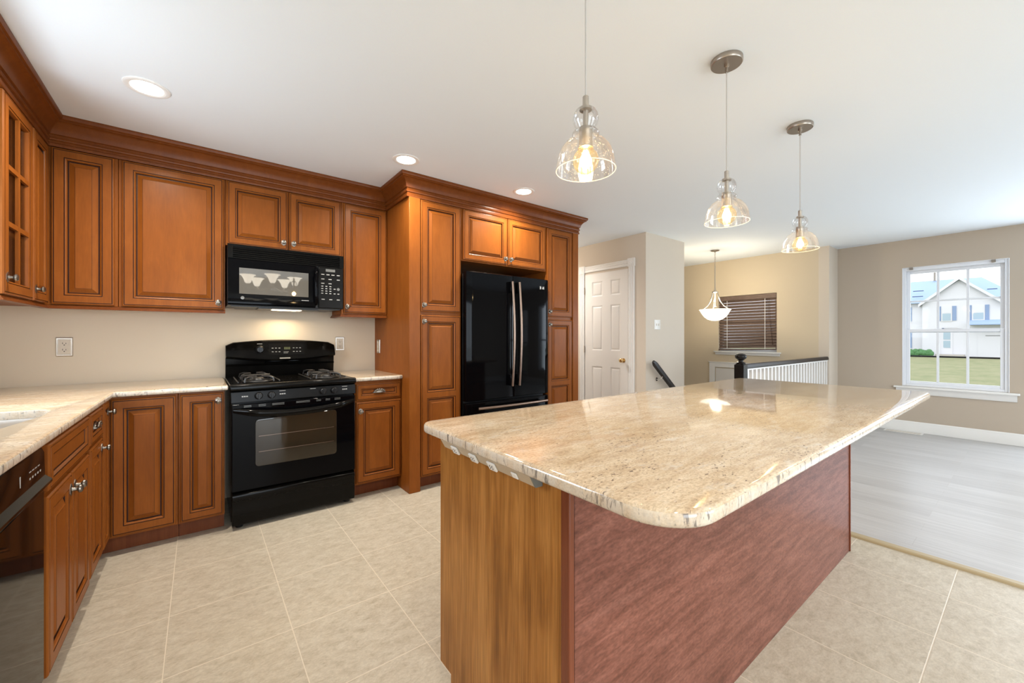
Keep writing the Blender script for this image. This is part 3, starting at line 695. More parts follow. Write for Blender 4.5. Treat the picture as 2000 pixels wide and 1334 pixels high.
p = base('base cabinet nearest the camera beyond the dishwasher', (-.7,1.05,0), [(X0,-.41,.75,1.345,.10,.880)], [(-.495,-.485,.75,1.345,.001,.0995)])
add_door(p, FLB, .76,1.335,.112,.868)

# ---- countertops
def rounded(poly):
    """poly: (x, y, radius) counter-clockwise -> list of points"""
    out = []; n = len(poly)
    for i in range(n):
        x,y,r = poly[i]; p = Vector((x,y)); a = (Vector(poly[i-1][:2])-p).normalized(); b = (Vector(poly[(i+1)%n][:2])-p).normalized()
        if r <= 0: out.append((x,y)); continue
        ang = a.angle(b); d = r/math.tan(ang/2); c = p+(a+b).normalized()*(r/math.sin(ang/2))
        p0 = p+a*d; p1 = p+b*d; a0 = math.atan2(p0.y-c.y,p0.x-c.x); a1 = math.atan2(p1.y-c.y,p1.x-c.x)
        da = (a1-a0+pi) % (2*pi) - pi; k = max(3,int(abs(da)/.13))
        out += [(c.x+r*math.cos(a0+da*j/k), c.y+r*math.sin(a0+da*j/k)) for j in range(k+1)]
    return out
def offset(P, d):
    n = len(P); out = []
    for i in range(n):
        p = Vector(P[i]); a = (p-Vector(P[i-1])).normalized(); b = (Vector(P[(i+1)%n])-p).normalized()
        na = Vector((a.y,-a.x)); nb = Vector((b.y,-b.x)); q = (na+nb).normalized(); q = q/max(.3,q.dot(nb)); out.append((p.x-q.x*d, p.y-q.y*d))
    return out
def counter(name, outer, holes, z0, z1, label, loc):
    """outer CCW, holes CW; bullnose edges"""
    mb = MB(); r = (z1-z0)*.32
    prof = [(r,0),(r*.5,r*.13),(r*.13,r*.5),(0,r)]
    levels = [(i, z0+h) for i,h in prof] + [(i, z1-h) for i,h in prof[::-1]]
    tops = []; bots = []
    for k, P in enumerate([outer]+holes):
        lv = levels if k == 0 else [(.0005,z0),(0,z0+.003),(0,z1-.004),(.001,z1-.001),(.003,z1)]
        L = [[(x,y,z) for x,y in offset(P, i)] for i,z in lv]
        b = len(mb.v); mb.loops(L, 0, False, False, True, mats=[1]*(len(L)-3)+[0,0]); n = len(P)
        bots.append([b+j for j in range(n)]); tops.append([b+(len(L)-1)*n+j for j in range(n)])
    for ids in (tops, bots):
        flat = [i for l in ids for i in l]
        tri = tessellate_polygon([[Vector(mb.v[i]) for i in l] for l in ids])
        for t_ in tri: mb.f.append(tuple(flat[q] for q in t_)); mb.mi.append(0)
    return tag(mb.build(name, [M['granite'], M['granite_edge']], None, loc=loc, smooth=50), label, 'countertop')
sink_hole = rounded([(-.93,1.985,.05),(-.535,1.985,.10),(-.478,2.30,.35),(-.485,2.505,.045),(-.93,2.56,.06)])[::-1]
counter('countertop', rounded([(X0,.72,0),(-.372,.72,.01),(-.372,3.08,.0),(.140,3.08,.004),(.140,Y0,0),(X0,Y0,0)]), [sink_hole], .882, .914, 'L-shaped cream granite countertop with the sink cut-out along the left wall', (-.7,2.5,.882))
counter('countertop', rounded([(.915,3.08,.004),(1.2785,3.08,.006),(1.2785,Y0,0),(.915,Y0,0)]), [], .882, .914, 'small granite countertop piece between the range and the pantry', (1.1,3.4,.882))
# sink
sk = MB(); Ls = []
H = sink_hole[::-1]
for i,z in ((-.015,.8815),(-.002,.8812),(.004,.86),(.012,.74),(.03,.715),(.06,.706)): Ls.append([(x,y,z) for x,y in offset(H,i)])
sk.loops(Ls, 0, False, True)
so = thing('sink', 'undermount stainless sink set in the left countertop', 'sink', (-.72,2.15,.70))
sk.build('bowl', M['steel'], so, smooth=50)
MB().lathe([(.04,.7065),(.04,.709),(.03,.7095),(.028,.7075)], (-.72,2.25,0), 'z', 20).build('drain', M['chrome'], so)
fa = thing('faucet', 'chrome gooseneck faucet behind the sink under the window', 'faucet', (-.975,2.15,.914))
MB().lathe([(.028,.9142),(.028,.922),(.02,.93),(.018,.99)],(-.972,2.15,0)).tube([(-.972,2.15,.98),(-.972,2.15,1.12),(-.95,2.15,1.20),(-.89,2.15,1.235),(-.83,2.15,1.20),(-.815,2.15,1.13)],.012,10).build('spout', M['chrome'], fa)
MB().tube([(-.972,2.17,.96),(-.972,2.20,.975),(-.972,2.25,1.0)],.007,8).build('lever', M['chrome'], fa)

# ------------------------------------------------------------------ dishwasher
dw = thing('dishwasher', 'black dishwasher at the left under the granite counter', 'dishwasher', (-.7,1.65,0))
MB().box(X0,-.425,1.352,1.950,.10,.872).build('body', M['plastic'], dw)
MB(F_left(-.424)).box(1.354,1.948,0,.028,.115,.725).build('door', M['gloss'], dw, bev=.004)
cp = MB(F_left(-.424)); cp.prism([(1.354,0),(1.948,0),(1.948,1),(1.354,1)],'y',0,0) if False else None
sec = [(0,.735),(.034,.735),(.046,.748),(.046,.756),(.030,.772),(.028,.845),(.020,.866),(0,.868)]
cp.loops([[(u,o,z) for o,z in sec] for u in (1.354,1.948)]); cpo = cp.build('control_panel', M['gloss'], dw, smooth=40)
bxs = [(1.80+.024*j,1.812+.024*j,.0288,.0294,.792,.800) for j in range(5)]+[(1.80+.026*j,1.818+.026*j,.0285,.0291,.815,.818) for j in range(4)]+[(1.72,1.727,.0288,.0294,.79,.825)]
for q_ in bxs: MB(F_left(-.424)).box(*q_).build('button_mark', M['mark'], cpo, smooth=0)
MB().box(-.50,-.49,1.352,1.950,.001,.099).build('toe_kick', M['plastic'], dw)

# ------------------------------------------------------------------ range
rg = thing('range', 'black gas range between the base cabinets', 'stove', (.53,3.4,0))
RX0,RX1 = .152,.906
MB().box(RX0+.003,RX1-.003,3.10,3.715,.045,.888).build('body', M['enamel'], rg, bev=.003)
for (fx,fy) in ((.20,3.12),(.86,3.12),(.20,3.65),(.86,3.65)):
    MB().lathe([(.020,.001),(.022,.006),(.022,.016),(.012,.02),(.012,.046)],(fx,fy,0),'z',14).build('foot', M['plastic'], rg)
FR = F_back(3.10)
# cooktop with a rolled front lip
ct = MB(); secc = [(3.712,.888),(3.712,.906),(3.69,.912),(3.13,.912),(3.075,.916),(3.060,.912),(3.054,.900),(3.056,.880),(3.066,.872),(3.10,.872),(3.10,.888)]
ct.loops([[(x,y,z) for y,z in secc] for x in (RX0-.004,RX1+.004)]); ct.build('cooktop', M['enamel'], rg, bev=.004, smooth=40)
# knob panel (slightly raked)
kp = MB(); kp.loops([[(x,y,z) for y,z in [(3.099,.800),(3.056,.800),(3.064,.868),(3.099,.871)]] for x in (RX0,RX1)]); kpo = kp.build('control_panel', M['panelblk'], rg, bev=.003)
for kx in (.300,.372,.684,.757):
    q = MB(F_back(3.060)); q.lathe([(.023,0),(.024,.004),(.021,.010),(.019,.022),(.016,.025)],(kx,0,.836),'y',20); q.box(kx-.005,kx+.005,.02,.033,.817,.855); q.build('knob', M['plastic'], kpo, bev=.001)
for kx,s_ in ((.225,0),(.435,0),(.435,1),(.62,1),(.83,0),(.83,1)):
    for q_ in ([(kx-.018,kx+.018,.0,.0012,.846+.010*s_,.8485+.010*s_)] if s_ else [(kx-.016+.012*j,kx-.007+.012*j,0,.0012,.834,.841) for j in range(3)]):
        MB(F_back(3.0605)).box(*q_).build('dial_mark', M['mark'], kpo, smooth=0)
# oven door
dr = MB(FR); dr.loops([[(u0_,o,z) for u0_,z in ((RX0+.004,.243),(RX1-.004,.243),(RX1-.004,.790),(RX0+.004,.790))] for o in (0.001,.040,.046)])
dro = dr.build('oven_door', M['gloss'], rg, bev=.005)
wn = rounded([(.288,.390,.015),(.768,.390,.015),(.768,.690,.015),(.288,.676,.015)])
wn = [(x, z + (.012*math.sin(pi*(x-.288)/.48) if z > .6 else -.006*math.sin(pi*(x-.288)/.48))) for x,z in wn]
q = MB(FR); q.loops([[(x,.0462,z) for x,z in offset(wn,-.006)],[(x,.0476,z) for x,z in offset(wn,-.005)],[(x,.0480,z) for x,z in wn]]); wo = q.build('oven_window', M['ovenglass'], dro)
for zz in (.475,.575): MB(FR).box(.30,.756,.0477,.0485,zz,zz+.0025).build('oven_rack', M['bronze'], dro, smooth=0)
q = MB(FR); pts = []
for i in range(21):
    s_ = i/20; x = .168+.722*s_; e = math.sin(pi*s_); pts.append((x, .048+.055*min(1,e*2.2), .752-.034*e))
q.tube(pts, [.010+.006*min(1,math.sin(pi*i/20)*3) for i in range(21)], 12, flat=1.35); q.build('handle', M['enamel'], dro, smooth=60)
for (a,b_) in ((.22,.26),(.30,.34),(.375,.445),(.515,.60),(.64,.67),(.70,.73),(.76,.80)):
    for zz in (.769,.777): MB(FR).box(a,b_,.0462,.0468,zz,zz+.003).build('vent_slot', M['display'], dro, smooth=0)  # pale grey puts the white reflected stripes into the slot colour
# drawer
dw2 = MB(FR); dw2.loops([[(u_,o,z) for o,z in [(.001,.030),(.036,.030),(.044,.045),(.046,.13),(.046,.185),(.052,.205),(.048,.222),(.03,.232),(.001,.234)]] for u_ in (RX0+.006,RX1-.006)])
dw2.build('drawer', M['enamel'], rg, bev=.003, smooth=40)
# backguard
bgp = MB(); nb = 16; A = []; 
def bgtop(s_): return 1.167+.026*math.sin(pi*s_)
def bglow(s_): return 1.062-.030*math.sin(pi*s_)
L1 = []
for i in range(nb+1):
    s_ = i/nb; x = .150+.752*s_; rr = .018*(1 if i in (0,nb) else 0)
    t_ = bgtop(s_)-rr; lw_ = bglow(s_); bul = .012*math.sin(pi*s_)
    L1.append([(x,3.72,.905),(x,3.665,.905),(x,3.655,.995),(x,3.640,1.0),(x,3.655,1.01),(x,3.652,lw_-.008),(x,3.612-bul,lw_),(x,3.604-bul,lw_+.010),(x,3.632-bul*.5,t_-.012),(x,3.645,t_),(x,3.72,t_)])
bgp.loops(L1); bg = bgp.build('backguard', M['enamel'], rg, smooth=40)
FBG = Matrix(((1,0,0,0),(0,-1,0,3.600),(0,.0,1,0),(0,0,0,1)))
q = MB(); 
def on_bg(x, z, o=0):   # point on the raked face of the backguard
    s_ = (x-.150)/.752; bul = .012*math.sin(pi*s_); lw_, t_ = bglow(s_)+.010, bgtop(s_)-.012; k_ = (z-lw_)/(t_-lw_)
    return (x, (3.604-bul)*(1-k_)+(3.632-bul*.5)*k_-o, z)
def patch(mb, x0,x1,z0,z1,o0,o1,m=0):
    mb.loops([[on_bg(x,z,o) for x,z in ((x0,z0),(x1,z0),(x1,z1),(x0,z1))] for o in (o0,o1)], m)
patch(q,.420,.662,1.075,1.160,-.002,.002); dp = q.build('display_panel', M['panelblk'], bg, smooth=0)
pts_ = [(x,x+.012,1.098+.028*j,1.102+.028*j) for x in (.44,.463,.486,.585,.608,.631) for j in (0,1)]+[(.52,.55,1.088,1.090),(.52,.555,1.098,1.10)]
for q_ in pts_: q = MB(); patch(q,*q_,.002,.0026); q.build('button_mark', M['mark'], dp, smooth=0)
q = MB(); patch(q,.345,.379,1.160,1.163,.0005,.0012); q.build('dial_mark', M['mark'], bg, smooth=0)
for i in range(4): q = MB(); patch(q,.525+.011*i,.533+.011*i,1.117,1.135,.002,.0026); q.build('digit', M['led'], dp, smooth=0)
q = MB(Matrix.Translation((0,0,0))); q.lathe([(.030,3.622),(.031,3.612),(.027,3.606),(.024,3.592),(.020,3.588)],(.362,0,1.118),'y',22); q.box(.357,.367,3.580,3.592,1.097,1.140); q.build('oven_knob', M['plastic'], bg, bev=.001)
q = MB(); patch(q,.492,.565,1.046,1.054,.0,.0014); q.build('nameplate', M['nickel'], bg, smooth=0)
q = MB(); q.tube([(.40,3.652,1.012),(.41,3.646,1.024),(.53,3.645,1.028),(.65,3.646,1.024),(.66,3.652,1.012)],.005,8); q.build('vent_lip', M['gloss'], bg)
# burners and grates
for cx in (.315,.745):
    for cy in (3.24,3.54):
        MB().lathe([(.062,.9125),(.06,.917),(.040,.918),(.040,.926),(.036,.930),(.034,.936),(.028,.938)],(cx,cy,0),'z',24).build('burner', M['iron'], rg)
    g = MB(); 
    for cy in (3.24,3.54):
        ring = [(cx+.085*math.cos(2*pi*i/24),cy+.085*math.sin(2*pi*i/24),.918) for i in range(25)]
        g.tube(ring,.005,6)
        for k in range(4):
            a = pi/4+k*pi/2; c_,s_ = math.cos(a),math.sin(a)
            g.tube([(cx+c_*.118,cy+s_*.118,.916),(cx+c_*.112,cy+s_*.112,.940),(cx+c_*.085,cy+s_*.085,.948),(cx+c_*.030,cy+s_*.030,.948)],.0058,6)
    g.tube([(cx-.09,3.38,.917),(cx-.085,3.39,.944),(cx+.085,3.39,.944),(cx+.09,3.38,.917)],.0055,6); g.tube([(cx-.118,3.17,.918),(cx-.118,3.61,.918)],.0045,6); g.tube([(cx+.118,3.17,.918),(cx+.118,3.61,.918)],.0045,6)
    g.build('grate', M['iron'], rg)

# ------------------------------------------------------------------ microwave
mw = thing('microwave', 'black over-the-range microwave above the range', 'microwave', (.52,3.5,1.42))
FM = F_back(3.350); MX0,MX1 = .148,.896
MB().box(MX0,MX1,3.352,Y0,1.432,1.849).build('body', M['plastic'], mw, bev=.003)
q = MB(FM); q.box(MX0,MX1,0,.004,1.752,1.848)
q.box(MX0,MX0+.03,.004,.020,1.752,1.848); q.box(MX1-.03,MX1,.004,.020,1.752,1.848); q.box(MX0+.03,MX1-.03,.004,.020,1.836,1.848)
for i in range(6): q.loops([[(u_,o,z) for o,z in [(.004,1.756+.0135*i),(.018,1.752+.0135*i),(.018,1.757+.0135*i),(.004,1.762+.0135*i)]] for u_ in (MX0+.03,MX1-.03)])
q.build('vent_grille', M['enamel'], mw, smooth=20)
q = MB(FM); L1 = []
for i in range(13):
    s_ = i/12; u_ = MX0+.002+.545*s_; o = .020+.0
    L1.append([(u_,0.001,1.436),(u_,o-.008,1.436),(u_,o,1.445),(u_,o,1.742),(u_,o-.006,1.750),(u_,0.001,1.750)])
q.loops(L1); md = q.build('door', M['gloss'], mw, smooth=40)
q = MB(FM); q.box(.213,.644,.0201,.0212,1.512,1.690); q.build('window', M['mwglass'], md, smooth=0)
q = MB(FM); q.lathe([(.011,.0201),(.011,.0212),(.0075,.0214),(.0072,.0206),(.003,.0212)],(.232,0,1.484),'y',20); q.build('round_emblem', M['display'], md)
q = MB(FM)
for i in range(9): q.box(.598+.0055*i,.602+.0055*i,.0201,.0207,1.483,1.488)
q.build('lettering', M['mark'], md, smooth=0)
q = MB(FM); q.tube([(.697,.018,1.735),(.694,.040,1.725),(.692,.052,1.68),(.691,.055,1.60),(.692,.052,1.52),(.694,.040,1.475),(.697,.018,1.462)],.011,12); q.build('handle', M['gloss'], md, smooth=60)
q = MB(FM); q.box(.715,MX1-.002,0.001,.019,1.436,1.749); cpn = q.build('control_panel', M['panelblk'], mw, bev=.004)
q = MB(FM); q.box(.765,.832,.0192,.0200,1.716,1.736); q.build('display', M['display'], cpn, smooth=0)
q = MB(FM)
for zz, us in ((1.690,(.733,.770,.806,.845)),(1.655,(.733,.785,.845)),(1.622,(.733,.785)),(1.6,(.733,.762,.791)),(1.582,(.733,.762,.791,.822)),(1.564,(.733,.762,.791)),(1.546,(.733,.762,.791,.822,.850)),(1.500,(.735,.79,.845))):
    for u_ in us: MB(FM).box(u_,u_+(.022 if zz>1.61 or zz<1.51 else .014),.0188,.0199,zz,zz+.006).build('button', M['mark'], cpn, smooth=0)
q = MB(FM); q.lathe([(.011,.0192),(.011,.0202),(.008,.0204)],(.856,0,1.585),'y',16); q.build('dial_button', M['display'], cpn)
q = MB(); q.prism([(MX0+.02,3.36),(MX1-.02,3.36),(MX1-.06,3.68),(MX0+.06,3.68)],'z',1.424,1.4318); q.box(.33,.72,3.365,3.56,1.416,1.4238); q.build('hood_base', M['plastic'], mw)
q = MB(); q.box(.43,.61,3.40,3.47,1.4125,1.4158); q.build('lamp_lens', M['lamp_lens'], mw, smooth=0)
area('hood_lamp', (.52-.52,3.60-3.5,1.405-1.42), (math.radians(-18),0,0), .16,.08, 2.2, (1,.78,.5), mw)

# ------------------------------------------------------------------ refrigerator
fr = thing('refrigerator', 'black french-door refrigerator between the pantry cabinets', 'refrigerator', (2.21,3.3,0))
GX0,GX1 = 1.757,2.678
MB().box(GX0+.004,GX1-.004,2.965,3.66,.03,1.752).build('body', M['plastic'], fr, bev=.004)
FG = F_back(2.955)
def fdoor(name, u0_,u1_,z0_,z1_, bow0, bow1):
    q = MB(FG); L1 = []; n = 14
    for i in range(n+1):
        s_ = i/n; u_ = u0_+(u1_-u0_)*s_; t_ = (u_-GX0)/(GX1-GX0); o = .060+.008*math.sin(pi*t_)
        e = .006 if i in (0,n) else 0
        L1.append([(u_,0,z0_),(u_,o-.006-e,z0_),(u_,o-e,z0_+.006),(u_,o-e,z1_-.006),(u_,o-.006-e,z1_),(u_,0,z1_)])
    q.loops(L1); return q.build(name, M['gloss'], fr, smooth=40)
SE = 2.243
fl_ = fdoor('door', GX0,SE-.003,.672,1.768,0,0); frd = fdoor('door', SE+.003,GX1,.672,1.768,0,0); fdw = fdoor('freezer_drawer', GX0,GX1,.05,.655,0,0)
def fhandle(parent, u_, side):
    pts = []
    for i in range(15):
        s_ = i/14; pts.append((u_+side*.010*math.sin(pi*s_), .108+.016*math.sin(pi*s_), 1.708-.93*s_))
    q = MB(FG); q.tube(pts, .0115, 12); h = q.build('handle', M['bronze'], parent, smooth=60)
    q = MB(FG)
    for zz in (1.66,.83): q.box(u_-.014,u_+.014,.062,.105,zz-.05,zz+.05)
    q.build('handle_mount', M['gloss'], h, bev=.006)
fhandle(fl_, SE-.040, 1); fhandle(frd, SE+.040, 1)
q = MB(FG); q.tube([(1.845+.78*i/12,.105+.014*math.sin(pi*i/12),.612) for i in range(13)],.011,12); h = q.build('handle', M['bronze'], fdw, smooth=60)
q = MB(FG)
for u_ in (1.90,2.57): q.box(u_-.03,u_+.03,.055,.10,.600,.624)
q.build('handle_mount', M['gloss'], h, bev=.004)
q = MB(FG); q.box(2.565,2.582,.0575,.0635,1.668,1.700); q.box(2.588,2.625,.0560,.0615,1.668,1.700); lg = q.build('badge', M['display'], frd)
q = MB(FG); q.box(2.571,2.579,.0636,.0642,1.673,1.695); q.box(2.594,2.599,.0616,.0622,1.673,1.695); q.box(2.599,2.604,.0616,.0622,1.673,1.678); q.box(2.609,2.614,.0616,.0622,1.673,1.695); q.box(2.614,2.621,.0616,.0622,1.673,1.678); q.box(2.614,2.621,.0616,.0622,1.690,1.695); q.box(2.618,2.621,.0616,.0622,1.678,1.685)
q.build('badge_lettering', M['white_pl'], lg, smooth=0)
for fx,fy in ((1.81,3.02),(2.62,3.02),(1.81,3.6),(2.62,3.6)): MB().cyl((fx,fy,.001),.022,.032,'z',12).build('foot', M['plastic'], fr)

# ------------------------------------------------------------------ kitchen island
il = thing('kitchen_island', 'brown wood island cabinet under the large granite top', 'kitchen island', (1.8,.96,0))
IX0,IX1,IY0,IY1 = .66,2.924,.648,1.262
mb = MB(); mb.box(IX0+.020,IX1-.004,IY0+.006,IY1,.10,.880); mb.box(IX0+.020,IX1-.004,IY0+.006,IY1-.075,.001,.10); mb.build('body', M['wood'], il)
mb = MB(); mb.prism([(IY0+.022,.001),(IY1-.075,.001),(IY1-.075,.095),(IY1-.002,.095),(IY1-.002,.880),(IY0+.022,.880)],'x',IX0,IX0+.0195); mb.build('end_panel', M['isl_end'], il)
mb = MB(); mb.box(IX0+.022,IX1-.012,IY0,IY0+.0055,.001,.880); mb.build('back_panel', M['isl_back'], il)
for xa, xb in ((IX0-.002,IX0+.016),(IX1-.0115,IX1+.004)):
    mb = MB(); mb.box(xa,xb,IY0-.006,IY0+.0215,.001,.880); mb.build('corner_trim', M['isl_trim'], il, bev=.003)
FI = F_front(IY1+.001)
for k in range(5):
    u_ = IX0+.012+k*.452; dd = add_door(il, FI, u_,u_+.440,.112,.690); add_knob(dd, FI, u_+.40, .64); dd = add_door(il, FI, u_,u_+.440,.705,.868, prof=DRAWER, name='drawer'); add_pull(dd, FI, u_+.22, .79)
counter('countertop', rounded([(.612,.345,.115),(3.135,.345,.06),(3.135,1.330,.05),(.612,1.330,.05)]), [], .882, .916, 'large polished granite island top with rounded corners', (1.9,.84,.882))
ps = thing('power_strip', 'taupe angled power strip under the end of the island top', 'power strip', (.64,.96,.855))
mb = MB(); mb.prism([(.6585,.8815),(.622,.8815),(.638,.853),(.6585,.853)],'y',.738,1.188); mb.build('housing', M['strip'], ps)
mb = MB(); mb.prism([(.6585,.8815),(.6215,.8815),(.6375,.8525),(.6585,.8525)],'y',.732,.7378); mb.build('end_cap', M['strip_end'], ps)
nx, nz = -.872,-.490
def strip_plate(yc, w, h0, h1, th, name, m):
    mb = MB(); e = []
    for o in (0.0002, th):
        l = []
        for (yy, hh) in ((yc-w,h0),(yc+w,h0),(yc+w,h1),(yc-w,h1)):
            t_ = hh; x = .622+(.638-.622)*t_; z = .8815+(.853-.8815)*t_; l.append((x+nx*o, yy, z+nz*o))
        e.append(l)
    mb.loops(e); return mb.build(name, m, ps, bev=.0015)
for yc in (1.105,1.0,.905):
    o_ = strip_plate(yc,.017,.22,1.06,.006,'outlet_face', M['white_pl'])
    mb = MB()
    for dy in (-.006,.005): 
        for t_ in (.5,.75):
            x = .622+.016*t_; z = .8815-.0285*t_; mb.box(x+nx*.007,x+nx*.007+.0012,yc+dy-.0008,yc+dy+.0008,z+nz*.006-.003,z+nz*.006+.002)
    mb.build('slots', M['slot'], o_, smooth=0)
strip_plate(.805,.011,.30,.85,.004,'rocker_switch', M['white_pl'])

# ------------------------------------------------------------------ outlets and switch
def outlet(Fm, u, z, label, metal=True, switch=False, loc=None):
    o = thing('wall_switch' if switch else 'wall_outlet', label, 'switch' if switch else 'outlet', loc)
    w_, h_ = (.057,.062) if False else (.037,.060)
    mb = MB(Fm); mb.loops([[(u+a*w_*k,d,z+b*h_*k) for a,b in ((-1,-1),(1,-1),(1,1),(-1,1))] for k,d in ((1,.0008),(1,.003),(.93,.006),(.80,.006),(.78,.0035))])
    mb.build('cover_plate', M['nickel'] if metal else M['white_pl'], o)
    if metal:
        mb = MB(Fm); mb.box(u-.027,u+.027,.0036,.0056,z-.046,z+.046); mb.build('insert', M['almond'], o)
    if switch:
        for k in (-1,1):
            mb = MB(Fm); mb.box(u+k*.016-.006,u+k*.016+.006,.0061,.010,z-.018,z+.018); mb.build('toggle', M['almond'], o, bev=.001)
        return o
    for k in (-1,1):
        zc = z+k*.020
        mb = MB(Fm); mb.prism([(u-.017,zc-.010),(u-.012,zc-.015),(u+.012,zc-.015),(u+.017,zc-.010),(u+.017,zc+.010),(u+.012,zc+.015),(u-.012,zc+.015),(u-.017,zc+.010)],'y',.0057,.008); r_ = mb.build('receptacle', M['almond'] if metal else M['white_pl'], o)
        mb = MB(Fm); mb.box(u-.0085,u-.0060,.0081,.0084,zc-.002,zc+.008); mb.box(u+.0060,u+.0085,.0081,.0084,zc-.002,zc+.006); mb.cyl((u,.0081,zc-.008),.003,.0004,'y',10); mb.build('slots', M['slot'], r_, smooth=0)
    return o
outlet(F_back(YB), -.674, 1.152, 'wall outlet under the corner wall cabinet, left of the range', loc=(-.674,YB,1.152))
outlet(F_back(YB), .972, 1.155, 'wall outlet beside the range backguard, right of it', loc=(.972,YB,1.155))
outlet(F_right(1.280), 3.63, 1.130, 'wall outlet on the side panel of the tall pantry', loc=(1.28,3.63,1.13))
sw = thing('wall_switch', 'white double switch on the wall above the black handrail', 'switch', (4.446,2.844,1.366))
mb = MB(F_back(2.844)); mb.loops([[(4.446+a*.062*k,d,1.366+b_*.060*k) for a,b_ in ((-1,-1),(1,-1),(1,1),(-1,1))] for k,d in ((1,.0008),(1,.003),(.93,.006))]); mb.build('cover_plate', M['white_pl'], sw)
for k in (-1,1):
    mb = MB(F_back(2.844)); mb.box(4.446+k*.023-.006,4.446+k*.023+.006,.0062,.012,1.352,1.380); mb.build('toggle', M['almond'], sw, bev=.001)

# ------------------------------------------------------------------ ceiling lights
cans = [(-.21,2.731,'nearest the glass-door cabinet at left'),(1.155,2.723,'above the corner where the crown molding steps forward'),(2.209,2.698,'in front of the refrigerator cabinets'),(.1,-.9,None),(2.6,-.9,None),(5.2,-.9,None),(3.45,4.3,None)]  # entries with None are unseen lights added as fill
proto = None
for (x,y,w_) in cans:
    lab = 'white round recessed ceiling light ' + (w_ or ('added unseen in the hall to brighten the six-panel door' if y > 4 else 'added as unseen fill behind the camera'))
    if proto is None:
        c0 = thing('recessed_light', lab, 'ceiling light', (x,y,ZC), 'recessed ceiling lights'); proto = c0
        MB().lathe([(.092,ZC-.0005),(.092,ZC-.003),(.086,ZC-.006),(.066,ZC-.004),(.064,ZC-.002)],(x,y,0),'z',40,cap0=False,cap1=False).build('trim_ring', M['can_trim'], c0, smooth=60)
        MB().lathe([(.0645,ZC-.001),(.0645,ZC-.003)],(x,y,0),'z',40).build('lens', M['can_glow'], c0, smooth=0)
        area('lamp', (0,0,-.008), (0,0,0), .12,.12, 16, WARM, c0, 'DISK', 150)
    else:
        c0 = copy_tree(proto); c0.location = (x,y,ZC); c0['label'] = lab
c0 = bpy.data.objects['recessed_light.006']  # hall light, added out of view to brighten the door
for ch in c0.children:
    if ch.type == 'LIGHT': ch.data = ch.data.copy(); ch.data.energy = 26; ch.data.color = (1,.97,.93)
# ------------------------------------------------------------------ seeded glass pendants
def make_pendant(x, y, label):
    p = thing('pendant_light', label, 'pendant lamp', (x,y,ZC), 'seeded glass pendants over the island')
    MB().lathe([(.064,ZC-.0005),(.066,ZC-.004),(.066,ZC-.020),(.063,ZC-.024),(.014,ZC-.024)],(x,y,0),'z',40).lathe([(.010,ZC-.024),(.010,ZC-.034),(.006,ZC-.036),(.006,ZC-.056),(.008,ZC-.058)],(x,y,0),'z',12).build('canopy', M['canopy'], p, smooth=40)
    MB().cyl((x,y,1.962),.0024,ZC-.058-1.962,'z',8).build('cord', M['cord'], p)
    MB().lathe([(.008,1.964),(.0095,1.962),(.0095,1.930),(.019,1.928),(.019,1.920),(.008,1.918),(.008,1.868),(.020,1.866),(.021,1.846),(.020,1.842),(.021,1.826),(.022,1.805),(.024,1.802)],(x,y,0),'z',20).build('socket', M['nickel'], p, smooth=30)
    gp = [(.020,1.926),(.030,1.920),(.037,1.908),(.0395,1.893),(.036,1.877),(.029,1.866),(.027,1.860),(.034,1.857),(.041,1.850),(.042,1.845),(.034,1.840),(.040,1.834),(.060,1.820),(.076,1.800),(.085,1.778),(.090,1.752),(.0915,1.732)]
    MB().lathe(gp[:11],(x,y,0),'z',40,cap0=False,cap1=False).build('glass_finial', M['clear'], p, smooth=80)
    sh = MB().lathe(gp[10:],(x,y,0),'z',48,cap0=False,cap1=False).build('glass_shade', M['seeded'], p, smooth=80)
    rim = [(x+.0915*math.cos(2*pi*i/48),y+.0915*math.sin(2*pi*i/48),1.732) for i in range(49)]
    MB().tube(rim,.0013,6).build('rim', M['rimglass'], sh)
    bu = MB().sphere((x,y,1.763),.040,20,14).lathe([(.016,1.808),(.020,1.798),(.026,1.793)],(x,y,0),'z',20,cap0=False,cap1=False).build('bulb', M['amber'], p, smooth=80)
    f = MB()
    for k in range(6):
        a = 2*pi*k/6; f.tube([(x+.006*math.cos(a),y+.006*math.sin(a),1.795),(x+.015*math.cos(a),y+.015*math.sin(a),1.768),(x+.008*math.cos(a),y+.008*math.sin(a),1.742)],.0016,5)
    f.build('filament', M['bulb_glow'], bu)
    point('lamp', (0,0,1.766-ZC), 3, (1,.78,.52), .022, p)
    return p
pp = make_pendant(.952,.858,'seeded glass pendant nearest the camera, cord running out of the top')
for x,lab in ((1.885,'seeded glass pendant in the middle of the three over the island'),(2.815,'farthest seeded glass pendant over the island, nearest the window')):
    c0 = copy_tree(pp); c0.location = (x,.855,ZC); c0['label'] = lab
# ------------------------------------------------------------------ foyer bowl pendant
fx,fy = 5.9,2.84
p = thing('bowl_pendant', 'white glass bowl pendant hanging in front of the brown blind', 'pendant lamp', (fx,fy,ZC))
MB().lathe([(.055,ZC-.0005),(.06,ZC-.006),(.045,ZC-.014),(.012,ZC-.02),(.010,ZC-.03)],(fx,fy,0),'z',24).build('canopy', M['canopy'], p)
ch = MB()
for k in range(6): 
    zz = ZC-.035-.032*k; ch.tube([(fx+.009*math.cos(2*pi*i/10)*(1 if k%2 else .3),fy+.009*math.cos(2*pi*i/10)*(.3 if k%2 else 1),zz-.018+.018*math.sin(2*pi*i/10)) for i in range(11)],.0025,5)
ch.build('chain', M['canopy'], p)
MB().lathe([(.006,2.245),(.007,2.24),(.007,1.92),(.012,1.90),(.018,1.885),(.03,1.875),(.045,1.868),(.045,1.860),(.02,1.852),(.012,1.84),(.012,1.66),(.02,1.65)],(fx,fy,0),'z',16).build('stem', M['nickel'], p)
